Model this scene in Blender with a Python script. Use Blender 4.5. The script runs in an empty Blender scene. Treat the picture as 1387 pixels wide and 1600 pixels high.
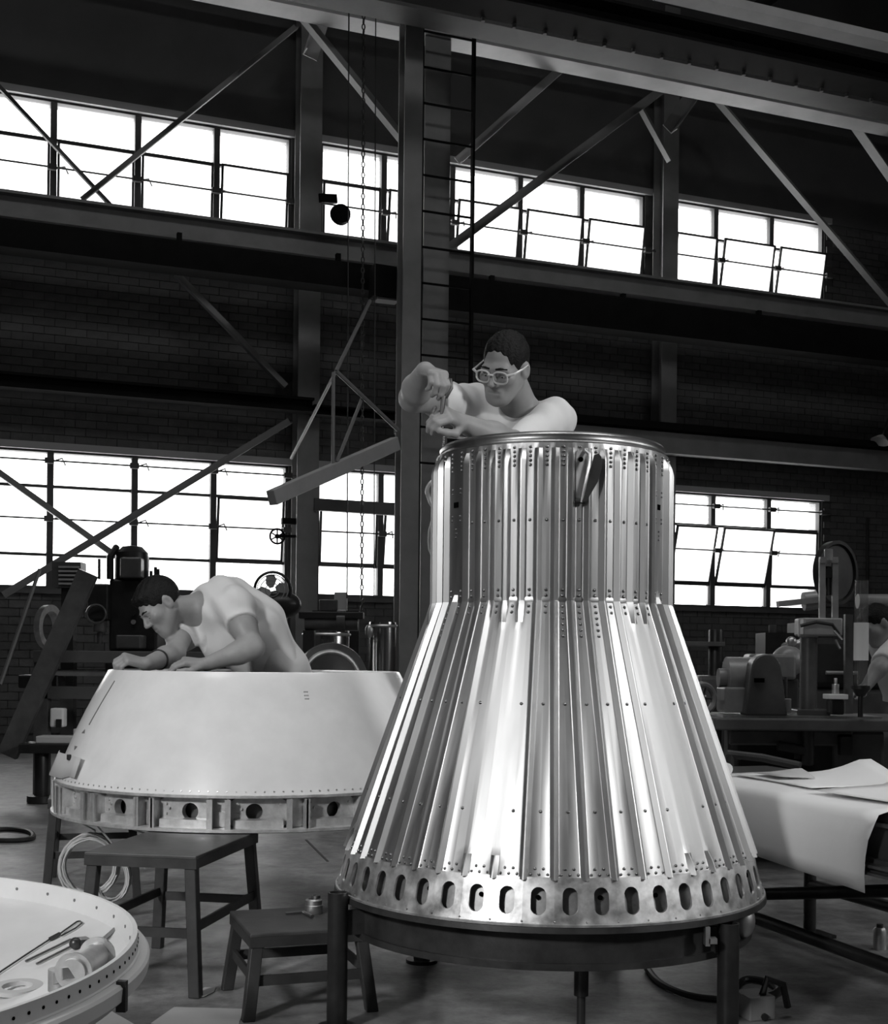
import bpy, bmesh, math, random
import numpy as np
from mathutils import Vector, Matrix

random.seed(7)
scene = bpy.context.scene
col = scene.collection
PI = math.pi

# ------------------------------------------------------------------ camera
HC, F, CX, CY, ROLL = 1.05, 2000.0, 693.5, 1030.0, 0.01
cam_data = bpy.data.cameras.new('camera')
cam_data.sensor_fit = 'HORIZONTAL'
cam_data.sensor_width = 36.0
cam_data.lens = F * 36.0 / 1387.0
cam_data.shift_y = (CY - 800.0) / 1387.0
cam_data.clip_end = 200
cam = bpy.data.objects.new('camera', cam_data)
col.objects.link(cam)
cam.matrix_world = Matrix.Translation((0, 0, HC)) @ Matrix.Rotation(PI / 2, 4, 'X') @ Matrix.Rotation(ROLL, 4, 'Z')
scene.camera = cam

# ------------------------------------------------------------------ view, sky, lamps
vs = scene.view_settings
vs.view_transform = 'Standard'
vs.look = 'None'
vs.exposure = 0.18
vs.gamma = 1.0
vs.use_curve_mapping = False
world = bpy.data.worlds.new('overcast_sky')
scene.world = world
world.use_nodes = True
world.node_tree.nodes['Background'].inputs['Color'].default_value = (1, 1, 1, 1)
world.node_tree.nodes['Background'].inputs['Strength'].default_value = 5.5


def area_light(name, loc, target, size, power, spread=180):
    ld = bpy.data.lights.new(name, 'AREA')
    ld.shape = 'DISK'
    ld.size = size
    ld.energy = power
    ld.spread = math.radians(spread)
    o = bpy.data.objects.new(name, ld)
    col.objects.link(o)
    o.location = loc
    o.rotation_euler = (Vector(target) - Vector(loc)).to_track_quat('-Z', 'Y').to_euler()
    return o




def spot_light(name, loc, target, half, blend, radius, power):
    ld = bpy.data.lights.new(name, 'SPOT')
    ld.energy = power
    ld.spot_size = math.radians(half * 2)
    ld.spot_blend = blend
    ld.shadow_soft_size = radius
    o = bpy.data.objects.new(name, ld)
    col.objects.link(o)
    o.location = loc
    o.rotation_euler = (Vector(target) - Vector(loc)).to_track_quat('-Z', 'Y').to_euler()


# reflector lamp with barn doors on the right, aimed at the man and the top of the capsule
spot_light('photoflood_right', (5.5, 0.3, 3.8), (0.15, 4.6, 1.35), 16, 0.6, 0.4, 720)
# reflector lamp with barn doors on the left, aimed at the white shell and the dish
spot_light('photoflood_left', (-4.2, -3.0, 4.2), (-0.85, 4.2, 0.35), 15, 0.75, 0.45, 1600)
# roof skylights behind the camera's bay
for k in range(3):
    sk = area_light('skylight', (-4.0 + k * 4.0, 2.0 + k * 1.6, 11.1), (-4.0 + k * 4.0, 2.0 + k * 1.6, 0), 3.0, 100)


# ------------------------------------------------------------------ coordinates
ANG = math.radians(21.4)          # the long wall runs away to the right at this angle
WD = 15.9                         # its distance on the camera axis
EX = Vector((math.cos(ANG), math.sin(ANG), 0))
EN = Vector((math.sin(ANG), -math.cos(ANG), 0))
WROT = Matrix.Rotation(ANG, 3, 'Z')


def un(x, y):
    dx, dy = x - CX, y - CY
    c, s = math.cos(ROLL), math.sin(ROLL)
    return (dx * c + dy * s) / F, (-dx * s + dy * c) / F


def at(x, y, d):
    u, v = un(x, y)
    return Vector((u * d, d, HC - v * d))


def atz(x, y, z):
    u, v = un(x, y)
    d = (HC - z) / v
    return Vector((u * d, d, z))


def W(s, z, off=0.0):
    p = EX * s + EN * off
    return Vector((p.x, p.y + WD, z))


def wsz(x, y, off):
    u, v = un(x, y)
    d = (WD - off / math.cos(ANG)) / (1 - u * math.tan(ANG))
    return (u * d - off * math.sin(ANG)) / math.cos(ANG), HC - v * d


def wp(x, y, off):
    s, z = wsz(x, y, off)
    return W(s, z, off)


# ------------------------------------------------------------------ materials
def mat(name, v, rough=0.6, metal=0.0, var=0.0, scale=6.0, bump=0.0, bscale=40.0, stretch=(1, 1, 1), spec=0.5, coat=0.0, rvar=0.0):
    m = bpy.data.materials.new(name)
    m.use_nodes = True
    nt = m.node_tree
    b = nt.nodes['Principled BSDF']
    b.inputs['Base Color'].default_value = (v, v, v, 1)
    b.inputs['Roughness'].default_value = rough
    b.inputs['Metallic'].default_value = metal
    b.inputs['Specular IOR Level'].default_value = spec
    b.inputs['Coat Weight'].default_value = coat
    b.inputs['Coat Roughness'].default_value = 0.12
    if var or bump or rvar:
        tc = nt.nodes.new('ShaderNodeTexCoord')
        mp = nt.nodes.new('ShaderNodeMapping')
        mp.inputs['Scale'].default_value = stretch
        nt.links.new(tc.outputs['Object'], mp.inputs['Vector'])
    if var or rvar:
        n = nt.nodes.new('ShaderNodeTexNoise')
        n.inputs['Scale'].default_value = scale
        n.inputs['Detail'].default_value = 6
        n.inputs['Roughness'].default_value = 0.6
        nt.links.new(mp.outputs['Vector'], n.inputs['Vector'])
        if var:
            r = nt.nodes.new('ShaderNodeMapRange')
            r.inputs['From Min'].default_value = 0.3
            r.inputs['From Max'].default_value = 0.7
            r.inputs['To Min'].default_value = v * (1 - var)
            r.inputs['To Max'].default_value = min(1.0, v * (1 + var))
            nt.links.new(n.outputs['Fac'], r.inputs['Value'])
            nt.links.new(r.outputs['Result'], b.inputs['Base Color'])
        if rvar:
            r = nt.nodes.new('ShaderNodeMapRange')
            r.inputs['From Min'].default_value = 0.3
            r.inputs['From Max'].default_value = 0.7
            r.inputs['To Min'].default_value = max(0.05, rough - rvar)
            r.inputs['To Max'].default_value = rough + rvar
            nt.links.new(n.outputs['Fac'], r.inputs['Value'])
            nt.links.new(r.outputs['Result'], b.inputs['Roughness'])
    if bump:
        n2 = nt.nodes.new('ShaderNodeTexNoise')
        n2.inputs['Scale'].default_value = bscale
        n2.inputs['Detail'].default_value = 4
        nt.links.new(mp.outputs['Vector'], n2.inputs['Vector'])
        bp = nt.nodes.new('ShaderNodeBump')
        bp.inputs['Strength'].default_value = bump
        bp.inputs['Distance'].default_value = 0.01
        nt.links.new(n2.outputs['Fac'], bp.inputs['Height'])
        nt.links.new(bp.outputs['Normal'], b.inputs['Normal'])
    return m


def glass_mat(name, transp, tint, rough_white):
    # window glass: mostly see-through, a share scattered by the wired / frosted face, a little gloss
    m = bpy.data.materials.new(name)
    m.use_nodes = True
    nt = m.node_tree
    nt.nodes.remove(nt.nodes['Principled BSDF'])
    out = nt.nodes['Material Output']
    tr = nt.nodes.new('ShaderNodeBsdfTransparent')
    tr.inputs['Color'].default_value = (tint, tint, tint, 1)
    tl = nt.nodes.new('ShaderNodeBsdfTranslucent')
    tl.inputs['Color'].default_value = (rough_white, rough_white, rough_white, 1)
    gl = nt.nodes.new('ShaderNodeBsdfGlossy')
    gl.inputs['Roughness'].default_value = 0.05
    a = nt.nodes.new('ShaderNodeMixShader')
    a.inputs['Fac'].default_value = transp
    nt.links.new(tl.outputs[0], a.inputs[1])
    nt.links.new(tr.outputs[0], a.inputs[2])
    b = nt.nodes.new('ShaderNodeMixShader')
    b.inputs['Fac'].default_value = 0.05
    nt.links.new(a.outputs[0], b.inputs[1])
    nt.links.new(gl.outputs[0], b.inputs[2])
    nt.links.new(b.outputs[0], out.inputs['Surface'])
    return m


M = {}
M['floor'] = mat('concrete_floor', 0.22, 0.45, var=0.4, scale=2.2, bump=0.12, bscale=25, rvar=0.12)
_nt = M['floor'].node_tree
_b = _nt.nodes['Principled BSDF']
_src = _b.inputs['Base Color'].links[0].from_socket
_tc = [n for n in _nt.nodes if n.type == 'TEX_COORD'][0]
_n1 = _nt.nodes.new('ShaderNodeTexNoise')
_n1.inputs['Scale'].default_value = 9.0
_n1.inputs['Detail'].default_value = 8.0
_n1.inputs['Roughness'].default_value = 0.75
_nt.links.new(_tc.outputs['Object'], _n1.inputs['Vector'])
_r1 = _nt.nodes.new('ShaderNodeMapRange')
for _k, _v in (('From Min', 0.35), ('From Max', 0.62), ('To Min', 0.55), ('To Max', 1.25)):
    _r1.inputs[_k].default_value = _v
_nt.links.new(_n1.outputs['Fac'], _r1.inputs['Value'])
_m = _nt.nodes.new('ShaderNodeMath')
_m.operation = 'MULTIPLY'
_nt.links.new(_src, _m.inputs[0])
_nt.links.new(_r1.outputs['Result'], _m.inputs[1])
_nt.links.new(_m.outputs[0], _b.inputs['Base Color'])
M['core'] = mat('mortar', 0.074, 0.9, var=0.2)
M['brick'] = [mat('brick_face_%s' % n, v, 0.85, var=0.15, scale=9, bump=0.2) for n, v in (('a', 0.085), ('b', 0.090), ('c', 0.102), ('d', 0.086))]
M['panel'] = mat('dark_wall_board', 0.085, 0.8, var=0.15, scale=1.2)
M['ceil'] = mat('dark_roof_deck', 0.05, 0.9, var=0.2)
M['steel_grey'] = mat('grey_painted_steel', 0.21, 0.55, var=0.15, scale=3)
M['steel_mid'] = mat('mid_grey_painted_steel', 0.08, 0.55, var=0.2, scale=3)
M['steel_light'] = mat('light_painted_steel', 0.40, 0.5, var=0.12, scale=3)
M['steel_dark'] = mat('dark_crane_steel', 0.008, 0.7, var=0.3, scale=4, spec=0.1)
M['sash'] = mat('window_sash_steel', 0.06, 0.6)
M['sill'] = mat('window_lintel', 0.35, 0.7)
M['glass'] = glass_mat('clear_window_glass', 0.85, 0.97, 0.95)
M['frost'] = glass_mat('hazy_window_glass', 0.3, 0.9, 0.82)
M['frost2'] = glass_mat('grimy_window_glass', 0.1, 0.6, 0.55)
M['alu'] = mat('bare_aluminium_sheet', 0.38, 0.45, 1.0, var=0.08, scale=7, stretch=(1, 1, 0.25), rvar=0.06)
M['alu_ring'] = mat('stained_aluminium_ring', 0.56, 0.40, 0.8, var=0.38, scale=20, rvar=0.1, bump=0.03, bscale=60)
M['alu_dull'] = mat('dull_aluminium', 0.55, 0.45, 1.0, var=0.2, scale=20)
M['rim'] = mat('burnished_rim', 0.42, 0.34, 1.0, var=0.2, scale=12)
M['rivet'] = mat('rivet_metal', 0.28, 0.3, 1.0)
M['liner'] = mat('inner_liner', 0.10, 0.5, 0.6, var=0.3, scale=9)
M['inner_plate'] = mat('inner_frame_plate', 0.30, 0.45, 0.8, var=0.35, scale=18)
M['hole'] = mat('open_slot', 0.003, 0.9, spec=0.0)
M['bracket'] = mat('dark_bracket', 0.035, 0.4, 0.3, var=0.3, scale=20)
M['stand'] = mat('oily_stand_steel', 0.055, 0.42, 0.5, var=0.45, scale=9, bump=0.05, bscale=60)
M['post'] = mat('stand_pipe', 0.045, 0.38, 0.6, var=0.3, scale=14)
M['white'] = mat('white_fibreglass', 0.80, 0.27, var=0.05, scale=9, bump=0.015, bscale=120, coat=0.35)
M['whitedish'] = mat('pale_heat_shield', 0.62, 0.42, var=0.06, scale=7, bump=0.03, bscale=80)
M['frame_alu'] = mat('frame_aluminium', 0.60, 0.38, 0.55, var=0.25, scale=24)
M['stool'] = mat('stool_steel', 0.05, 0.45, 0.3, var=0.3, scale=10, bump=0.05)
M['stool_top'] = mat('stool_seat', 0.06, 0.5, 0.1, var=0.35, scale=8, bump=0.06)
M['skin'] = mat('skin', 0.30, 0.5, var=0.08, scale=22, bump=0.03, bscale=160)
M['shirt'] = mat('white_cotton', 0.74, 0.85, var=0.03, bump=0.35, bscale=16, stretch=(1, 1, 0.5))
M['trousers'] = mat('pale_twill', 0.66, 0.85, bump=0.35, bscale=14)
M['trousers_dark'] = mat('dark_twill', 0.12, 0.85, bump=0.3, bscale=14)
M['hair'] = mat('dark_hair', 0.008, 0.6, var=0.4, scale=60, bump=0.6, bscale=130, stretch=(1, 0.2, 1), spec=0.2)
M['shoe'] = mat('shoe_leather', 0.03, 0.4)
M['eye'] = mat('eye_white', 0.6, 0.3)
M['iris'] = mat('iris', 0.02, 0.2)
M['specs'] = mat('clear_plastic_frame', 0.62, 0.18, coat=0.5)
M['lens'] = glass_mat('spectacle_lens', 0.97, 0.95, 0.3)
M['tool'] = mat('tool_steel', 0.30, 0.4, 1.0)
M['tool_dark'] = mat('dark_tool_steel', 0.06, 0.35, 0.6)
M['machine'] = mat('machine_paint', 0.085, 0.32, var=0.3, scale=7)
M['machine_l'] = mat('pale_machine_paint', 0.28, 0.35, var=0.25, scale=7)
M['machine_d'] = mat('grimy_machine', 0.016, 0.4, var=0.4, scale=9)
M['bench'] = mat('bench_wood', 0.12, 0.6, var=0.3, scale=6)
M['paper'] = mat('drawing_paper', 0.82, 0.8, var=0.03, scale=3, bump=0.05)
M['card'] = mat('buff_card', 0.5, 0.8, var=0.05)
M['drum'] = mat('polished_drum', 0.45, 0.18, 1.0, var=0.25, scale=6, stretch=(6, 6, 0.3))
M['wire'] = mat('pale_wire', 0.6, 0.5)
M['wire_d'] = mat('black_hose', 0.02, 0.45)
M['chain'] = mat('chain_steel', 0.05, 0.5, 0.5)
M['tube'] = glass_mat('glass_tube', 0.9, 0.95, 0.5)
M['ink'] = mat('stencil_ink', 0.16, 0.7)


# ------------------------------------------------------------------ mesh helpers
def wloc(o):
    v = Vector((0, 0, 0))
    while o is not None:
        v += o.location
        o = o.parent
    return v


def rotto(direction):
    return Vector(direction).to_track_quat('Z', 'Y').to_matrix()


class MB:
    def __init__(self):
        self.v, self.f, self.mi = [], [], []

    def add(self, vs, fs, mi=0):
        n = len(self.v)
        self.v += [Vector(p) for p in vs]
        self.f += [tuple(i + n for i in f) for f in fs]
        self.mi += [mi] * len(fs)
        return self

    def box(self, c, size, rot=None, mi=0, taper=1.0):
        c = Vector(c)
        hx, hy, hz = size[0] / 2, size[1] / 2, size[2] / 2
        vs = []
        for z, t in ((-hz, 1.0), (hz, taper)):
            for x, y in ((-hx, -hy), (hx, -hy), (hx, hy), (-hx, hy)):
                p = Vector((x * t, y * t, z))
                vs.append(c + (rot @ p if rot else p))
        return self.add(vs, [(3, 2, 1, 0), (4, 5, 6, 7), (0, 1, 5, 4), (1, 2, 6, 5), (2, 3, 7, 6), (3, 0, 4, 7)], mi)

    def bar(self, a, b, w, h, up=(0, 0, 1), mi=0):
        a, b = Vector(a), Vector(b)
        d = (b - a)
        L = d.length
        d.normalize()
        up = Vector(up)
        sx = d.cross(up)
        if sx.length < 1e-4:
            sx = d.cross(Vector((1, 0, 0)))
        sx.normalize()
        uz = sx.cross(d).normalized()
        rot = Matrix((sx, d, uz)).transposed()
        return self.box((a + b) / 2, (w, L, h), rot, mi)

    def ibeam(self, a, b, w, h, tf=0.02, tw=0.015, up=(0, 0, 1)):
        a, b, up = Vector(a), Vector(b), Vector(up).normalized()
        self.bar(a, b, tw, h - 2 * tf, up)
        o = up * (h / 2 - tf / 2)
        self.bar(a + o, b + o, w, tf, up)
        self.bar(a - o, b - o, w, tf, up)
        return self

    def angle(self, a, b, w, t=0.012, up=(0, 0, 1)):
        a, b, up = Vector(a), Vector(b), Vector(up)
        d = (b - a).normalized()
        sx = d.cross(up).normalized()
        uz = sx.cross(d).normalized()
        self.bar(a, b, w, t, up)
        o = sx * (w / 2 - t / 2) + uz * (w / 2)
        self.bar(a + o, b + o, t, w - t, up)
        return self

    def tube(self, pts, r, n=8, cap=True, mi=0, closed=False):
        pts = [Vector(p) for p in pts]
        m = len(pts)
        rs = r if isinstance(r, (list, tuple)) else [r] * m
        up = None
        rings = []
        for i, p in enumerate(pts):
            if closed:
                t = pts[(i + 1) % m] - pts[i - 1]
            else:
                t = pts[min(i + 1, m - 1)] - pts[max(i - 1, 0)]
            t.normalize()
            if up is None:
                up = Vector((0, 0, 1)) if abs(t.z) < 0.9 else Vector((1, 0, 0))
            x = t.cross(up)
            if x.length < 1e-5:
                x = t.cross(Vector((0, 1, 0)))
            x.normalize()
            y = x.cross(t).normalized()
            up = y
            rings.append([p + (x * math.cos(2 * PI * k / n) + y * math.sin(2 * PI * k / n)) * rs[i] for k in range(n)])
        vs = [v for g in rings for v in g]
        fs = []
        for i in range(m if closed else m - 1):
            j = (i + 1) % m
            for k in range(n):
                k2 = (k + 1) % n
                fs.append((i * n + k, j * n + k, j * n + k2, i * n + k2))
        if cap and not closed:
            fs.append(tuple(range(n)))
            fs.append(tuple((m - 1) * n + k for k in reversed(range(n))))
        return self.add(vs, fs, mi)

    def lathe(self, prof, n=48, c=(0, 0, 0), rot=None, a0=0.0, a1=2 * PI, cap=False, mi=0):
        c = Vector(c)
        full = abs(a1 - a0 - 2 * PI) < 1e-6
        cols = n if full else n + 1
        vs = []
        for k in range(cols):
            a = a0 + (a1 - a0) * k / n
            ca, sa = math.cos(a), math.sin(a)
            for r, z in prof:
                p = Vector((r * ca, r * sa, z))
                vs.append(c + (rot @ p if rot else p))
        m = len(prof)
        fs = []
        for k in range(n):
            k2 = (k + 1) % cols
            for i in range(m - 1):
                fs.append((k * m + i, k2 * m + i, k2 * m + i + 1, k * m + i + 1))
        if cap:
            fs.append(tuple(k * m for k in reversed(range(cols))))
            fs.append(tuple(k * m + m - 1 for k in range(cols)))
        return self.add(vs, fs, mi)

    def cyl(self, a, b, r, r2=None, n=16, mi=0):
        a, b = Vector(a), Vector(b)
        r2 = r if r2 is None else r2
        L = (b - a).length
        return self.lathe([(r, 0), (r2, L)], n, a, rotto(b - a), cap=True, mi=mi)

    def torus(self, c, R, r, axis=(0, 0, 1), n=32, k=8, mi=0):
        rot = rotto(axis)
        pts = [Vector(c) + rot @ Vector((R * math.cos(2 * PI * i / n), R * math.sin(2 * PI * i / n), 0)) for i in range(n)]
        return self.tube(pts, r, k, closed=True, mi=mi)

    def prism(self, poly, thick, origin, ux, uy, mi=0):
        ux, uy, o = Vector(ux), Vector(uy), Vector(origin)
        nz = ux.cross(uy).normalized() * thick / 2
        a = [o + ux * p[0] + uy * p[1] - nz for p in poly]
        b = [o + ux * p[0] + uy * p[1] + nz for p in poly]
        n = len(poly)
        fs = [tuple(reversed(range(n))), tuple(range(n, 2 * n))]
        fs += [(i, (i + 1) % n, n + (i + 1) % n, n + i) for i in range(n)]
        return self.add(a + b, fs, mi)

    def sphere(self, c, r, n=12, mi=0, sc=(1, 1, 1), rot=None):
        prof = [(max(1e-4, math.sin(PI * i / n)), -math.cos(PI * i / n)) for i in range(n + 1)]
        c = Vector(c)
        vs0 = len(self.v)
        self.lathe([(p[0] * r, p[1] * r) for p in prof], n * 2, (0, 0, 0), mi=mi)
        for i in range(vs0, len(self.v)):
            p = self.v[i]
            p = Vector((p.x * sc[0], p.y * sc[1], p.z * sc[2]))
            self.v[i] = c + (rot @ p if rot else p)
        return self

    def mesh(self, name, mats, smooth=35):
        me = bpy.data.meshes.new(name)
        me.from_pydata([tuple(p) for p in self.v], [], self.f)
        for m in (mats if isinstance(mats, (list, tuple)) else [mats]):
            me.materials.append(m)
        me.polygons.foreach_set('material_index', self.mi)
        if smooth:
            me.polygons.foreach_set('use_smooth', [True] * len(me.polygons))
            me.set_sharp_from_angle(angle=math.radians(smooth))
        bm = bmesh.new()
        bm.from_mesh(me)
        bmesh.ops.recalc_face_normals(bm, faces=bm.faces)
        bm.to_mesh(me)
        bm.free()
        me.update()
        return me

    def build(self, name, m, parent=None, smooth=35, bevel=0.0):
        if parent is not None:
            o0 = wloc(parent)
            self.v = [p - o0 for p in self.v]
        me = self.mesh(name, m, smooth)
        o = bpy.data.objects.new(name, me)
        col.objects.link(o)
        o.parent = parent
        if bevel:
            b = o.modifiers.new('bevel', 'BEVEL')
            b.width = bevel
            b.segments = 2
            b.limit_method = 'ANGLE'
        return o


def tag(o, label=None, cat=None, group=None, kind=None):
    if label:
        o['label'] = label
    if cat:
        o['category'] = cat
    if group:
        o['group'] = group
    if kind:
        o['kind'] = kind
    return o


def empty(name, loc, label=None, cat=None, group=None, kind=None, rz=0.0):
    o = bpy.data.objects.new(name, None)
    o.empty_display_size = 0.1
    col.objects.link(o)
    o.location = loc
    o.rotation_euler.z = rz
    return tag(o, label, cat, group, kind)


def link_mesh(name, me, parent, loc=(0, 0, 0), rz=0.0):
    o = bpy.data.objects.new(name, me)
    col.objects.link(o)
    o.parent = parent
    o.location = loc
    o.rotation_euler.z = rz
    return o


def smooth_pts(pts, n=5):
    # Catmull-Rom through the given points
    p = [Vector(q) for q in pts]
    p = [p[0] * 2 - p[1]] + p + [p[-1] * 2 - p[-2]]
    out = []
    for i in range(1, len(p) - 2):
        for k in range(n):
            t = k / n
            a, b, c, d = p[i - 1], p[i], p[i + 1], p[i + 2]
            out.append(0.5 * ((2 * b) + (c - a) * t + (2 * a - 5 * b + 4 * c - d) * t * t + (3 * b - a - 3 * c + d) * t ** 3))
    return out + [p[-2]]


def copy_tree(o, parent=None):
    c = o.copy()
    col.objects.link(c)
    c.parent = parent
    for ch in [x for x in bpy.data.objects if x.parent == o]:
        copy_tree(ch, c)
    return c


# ------------------------------------------------------------------ room shell
S0, S1, OFF1, ZC = -14.0, 8.4, 20.0, 11.2


def wbox(mb, s0, s1, z0, z1, o0, o1):
    return mb.box(W((s0 + s1) / 2, (z0 + z1) / 2, (o0 + o1) / 2), (abs(s1 - s0), abs(o1 - o0), z1 - z0), WROT)


m = MB()
wbox(m, S0, S1, -0.2, 0.0, -0.3, OFF1)
tag(m.build('floor', M['floor'], smooth=0), 'worn grey concrete workshop floor', kind='structure')
m = MB()
wbox(m, S0, S1, ZC, ZC + 0.2, -0.3, OFF1)
tag(m.build('ceiling', M['ceil'], smooth=0), 'dark roof deck high above the shop', kind='structure')
# side wall on the right has a high steel window of its own
RW = (12.6, 18.4, 4.4, 7.2)
m = MB()
wbox(m, S1, S1 + 0.2, 0, RW[2], -0.3, OFF1)
wbox(m, S1, S1 + 0.2, RW[3], ZC, -0.3, OFF1)
wbox(m, S1, S1 + 0.2, RW[2], RW[3], -0.3, RW[0])
wbox(m, S1, S1 + 0.2, RW[2], RW[3], RW[1], OFF1)
tag(m.build('wall_right', M['panel'], smooth=0), 'plain dark shop side wall', kind='structure')
w7 = empty('window_7', W(S1, RW[2], RW[0]), kind='structure', label='high steel window in the side wall')
for k in range(7):
    o_ = RW[0] + (RW[1] - RW[0]) * k / 6
    m = MB()
    wbox(m, S1 + 0.05, S1 + 0.12, RW[2], RW[3], o_ - 0.03, o_ + 0.03)
    m.build('mullion', M['sash'], w7, smooth=0)
    if k < 6:
        m = MB()
        wbox(m, S1 + 0.08, S1 + 0.084, RW[2], RW[3], o_ + 0.03, o_ + (RW[1] - RW[0]) / 6 - 0.03)
        m.build('pane', M['glass'], w7, smooth=0)
ld = bpy.data.lights.new('daylight_portal', 'AREA')
ld.shape = 'RECTANGLE'
ld.size, ld.size_y = RW[1] - RW[0], RW[3] - RW[2]
ld.cycles.is_portal = True
o = bpy.data.objects.new('daylight_portal', ld)
col.objects.link(o)
o.location = W(S1 + 0.25, (RW[2] + RW[3]) / 2, (RW[0] + RW[1]) / 2)
o.rotation_euler = (-EX).to_track_quat('-Z', 'Y').to_euler()
for nm, a in (('wall_left', (S0 - 0.2, S0, -0.3, OFF1)), ('wall_front', (S0, S1, OFF1, OFF1 + 0.2))):
    m = MB()
    wbox(m, a[0], a[1], 0, ZC, a[2], a[3])
    tag(m.build(nm, M['panel'], smooth=0), 'plain dark shop wall', kind='structure')

# expansion joints in the slab
fl = bpy.data.objects['floor']
for k, (a, b) in enumerate((((478, 1312), (512, 1346)),)):
    m = MB()
    m.bar(atz(*a, 0.001), atz(*b, 0.001), 0.012, 0.003)
    m.build('floor_joint', M['core'], fl, smooth=0)

BAYS = [[-6.5, -5.6, -4.7, -3.78, -2.88, -2.0], [-1.64, -0.83, 0.07, 1.0, 1.88, 2.8], [3.2, 3.92, 4.82, 5.68]]
ZU0, ZU1, ZUT = 5.86, 7.22, 6.79
ZL0, ZL1 = 1.78, 3.33
wall = empty('wall_back', W(0, 0, 0), kind='structure', label='long dark brick wall with two rows of steel windows')
core = MB()
for z0, z1 in ((0, ZL0), (ZL1, ZU0)):
    wbox(core, S0, S1, z0, z1, -0.3, -0.012)
for z0, z1 in ((ZL0, ZL1), (ZU0, ZU1)):
    for s0, s1 in ((S0, -6.5), (-2.0, -1.64), (2.8, 3.2), (5.68, S1)):
        wbox(core, s0, s1, z0, z1, -0.3, -0.012)
core.build('masonry_core', M['core'], wall, smooth=0)
m = MB()
wbox(m, S0, S1, ZU1, ZC, -0.3, 0.0)
m.build('upper_wall_board', M['panel'], wall, smooth=0)
BL, BH = 0.228, 0.092
bricks = []
for zi in range(int(0.2 / BH), int(ZU1 / BH)):
    z0 = zi * BH
    if z0 < ZL0 and z0 + BH > ZL0 - 0.01:
        continue
    for si in range(-25, 35):
        s0 = si * BL + (BL / 2 if zi % 2 else 0)
        s1 = s0 + BL
        if ZL0 - 0.05 < z0 < ZL1 or ZU0 - BH < z0 < ZU1:
            if s0 < 5.70:
                continue
        bricks.append((s0, z0))
me_b = []
for k in range(4):
    mb = MB()
    mb.box((0, 0.0, 0), (BL - 0.007, 0.03, BH - 0.007))
    me_b.append(mb.mesh('brick', M['brick'][k], 0))
near = [b for b in bricks if -5.45 < b[0] < -2.25 and 3.70 < b[1] < 5.62][:300]
ns = set(near)
w0 = wloc(wall)
for (s0, z0) in near:
    o = link_mesh('brick', random.choice(me_b), wall, W(s0 + BL / 2, z0 + BH / 2, -0.004 + random.uniform(-0.002, 0.003)) - w0, ANG)
far_b = MB()
for (s0, z0) in bricks:
    if (s0, z0) in ns:
        continue
    far_b.box(W(s0 + BL / 2, z0 + BH / 2, -0.004 + random.uniform(-0.002, 0.003)), (BL - 0.007, 0.03, BH - 0.007), WROT, mi=random.randrange(4))
tag(far_b.build('brickwork', M['brick'], wall, smooth=0), kind='stuff')


# ------------------------------------------------------------------ windows
def sash(parent, s0, s1, z0, z1, tilt, glassm, off=0.0, pivot=0.5):
    # a hinged ventilator: frame with its pane as a sub-part, swung about a horizontal line
    zc = z0 + (z1 - z0) * pivot
    f, g = MB(), MB()
    t = 0.026
    ca, sa = math.cos(tilt), math.sin(tilt)

    def pt(s, z, o):
        dz = z - zc
        return W(s, zc + dz * ca - o * sa, off + dz * sa + o * ca)
    R = WROT @ Matrix.Rotation(tilt, 3, 'X')
    for s in (s0 + t / 2, s1 - t / 2):
        f.box(pt(s, (z0 + z1) / 2, 0), (t, 0.03, z1 - z0), R)
    for z in (z0 + t / 2, z1 - t / 2):
        f.box(pt((s0 + s1) / 2, z, 0), (s1 - s0, 0.03, t), R)
    fo = f.build('ventilator', M['sash'], parent, smooth=0)
    g.box(pt((s0 + s1) / 2, (z0 + z1) / 2, 0), (s1 - s0 - t, 0.004, z1 - z0 - t), R)
    g.build('pane', glassm, fo, smooth=0)
    return fo


def fixed_pane(parent, s0, s1, z0, z1, gm):
    m = MB()
    m.box(W((s0 + s1) / 2, (z0 + z1) / 2, -0.1), (s1 - s0 - 0.02, 0.004, z1 - z0 - 0.02), WROT)
    m.build('pane', gm, parent, smooth=0)


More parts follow.
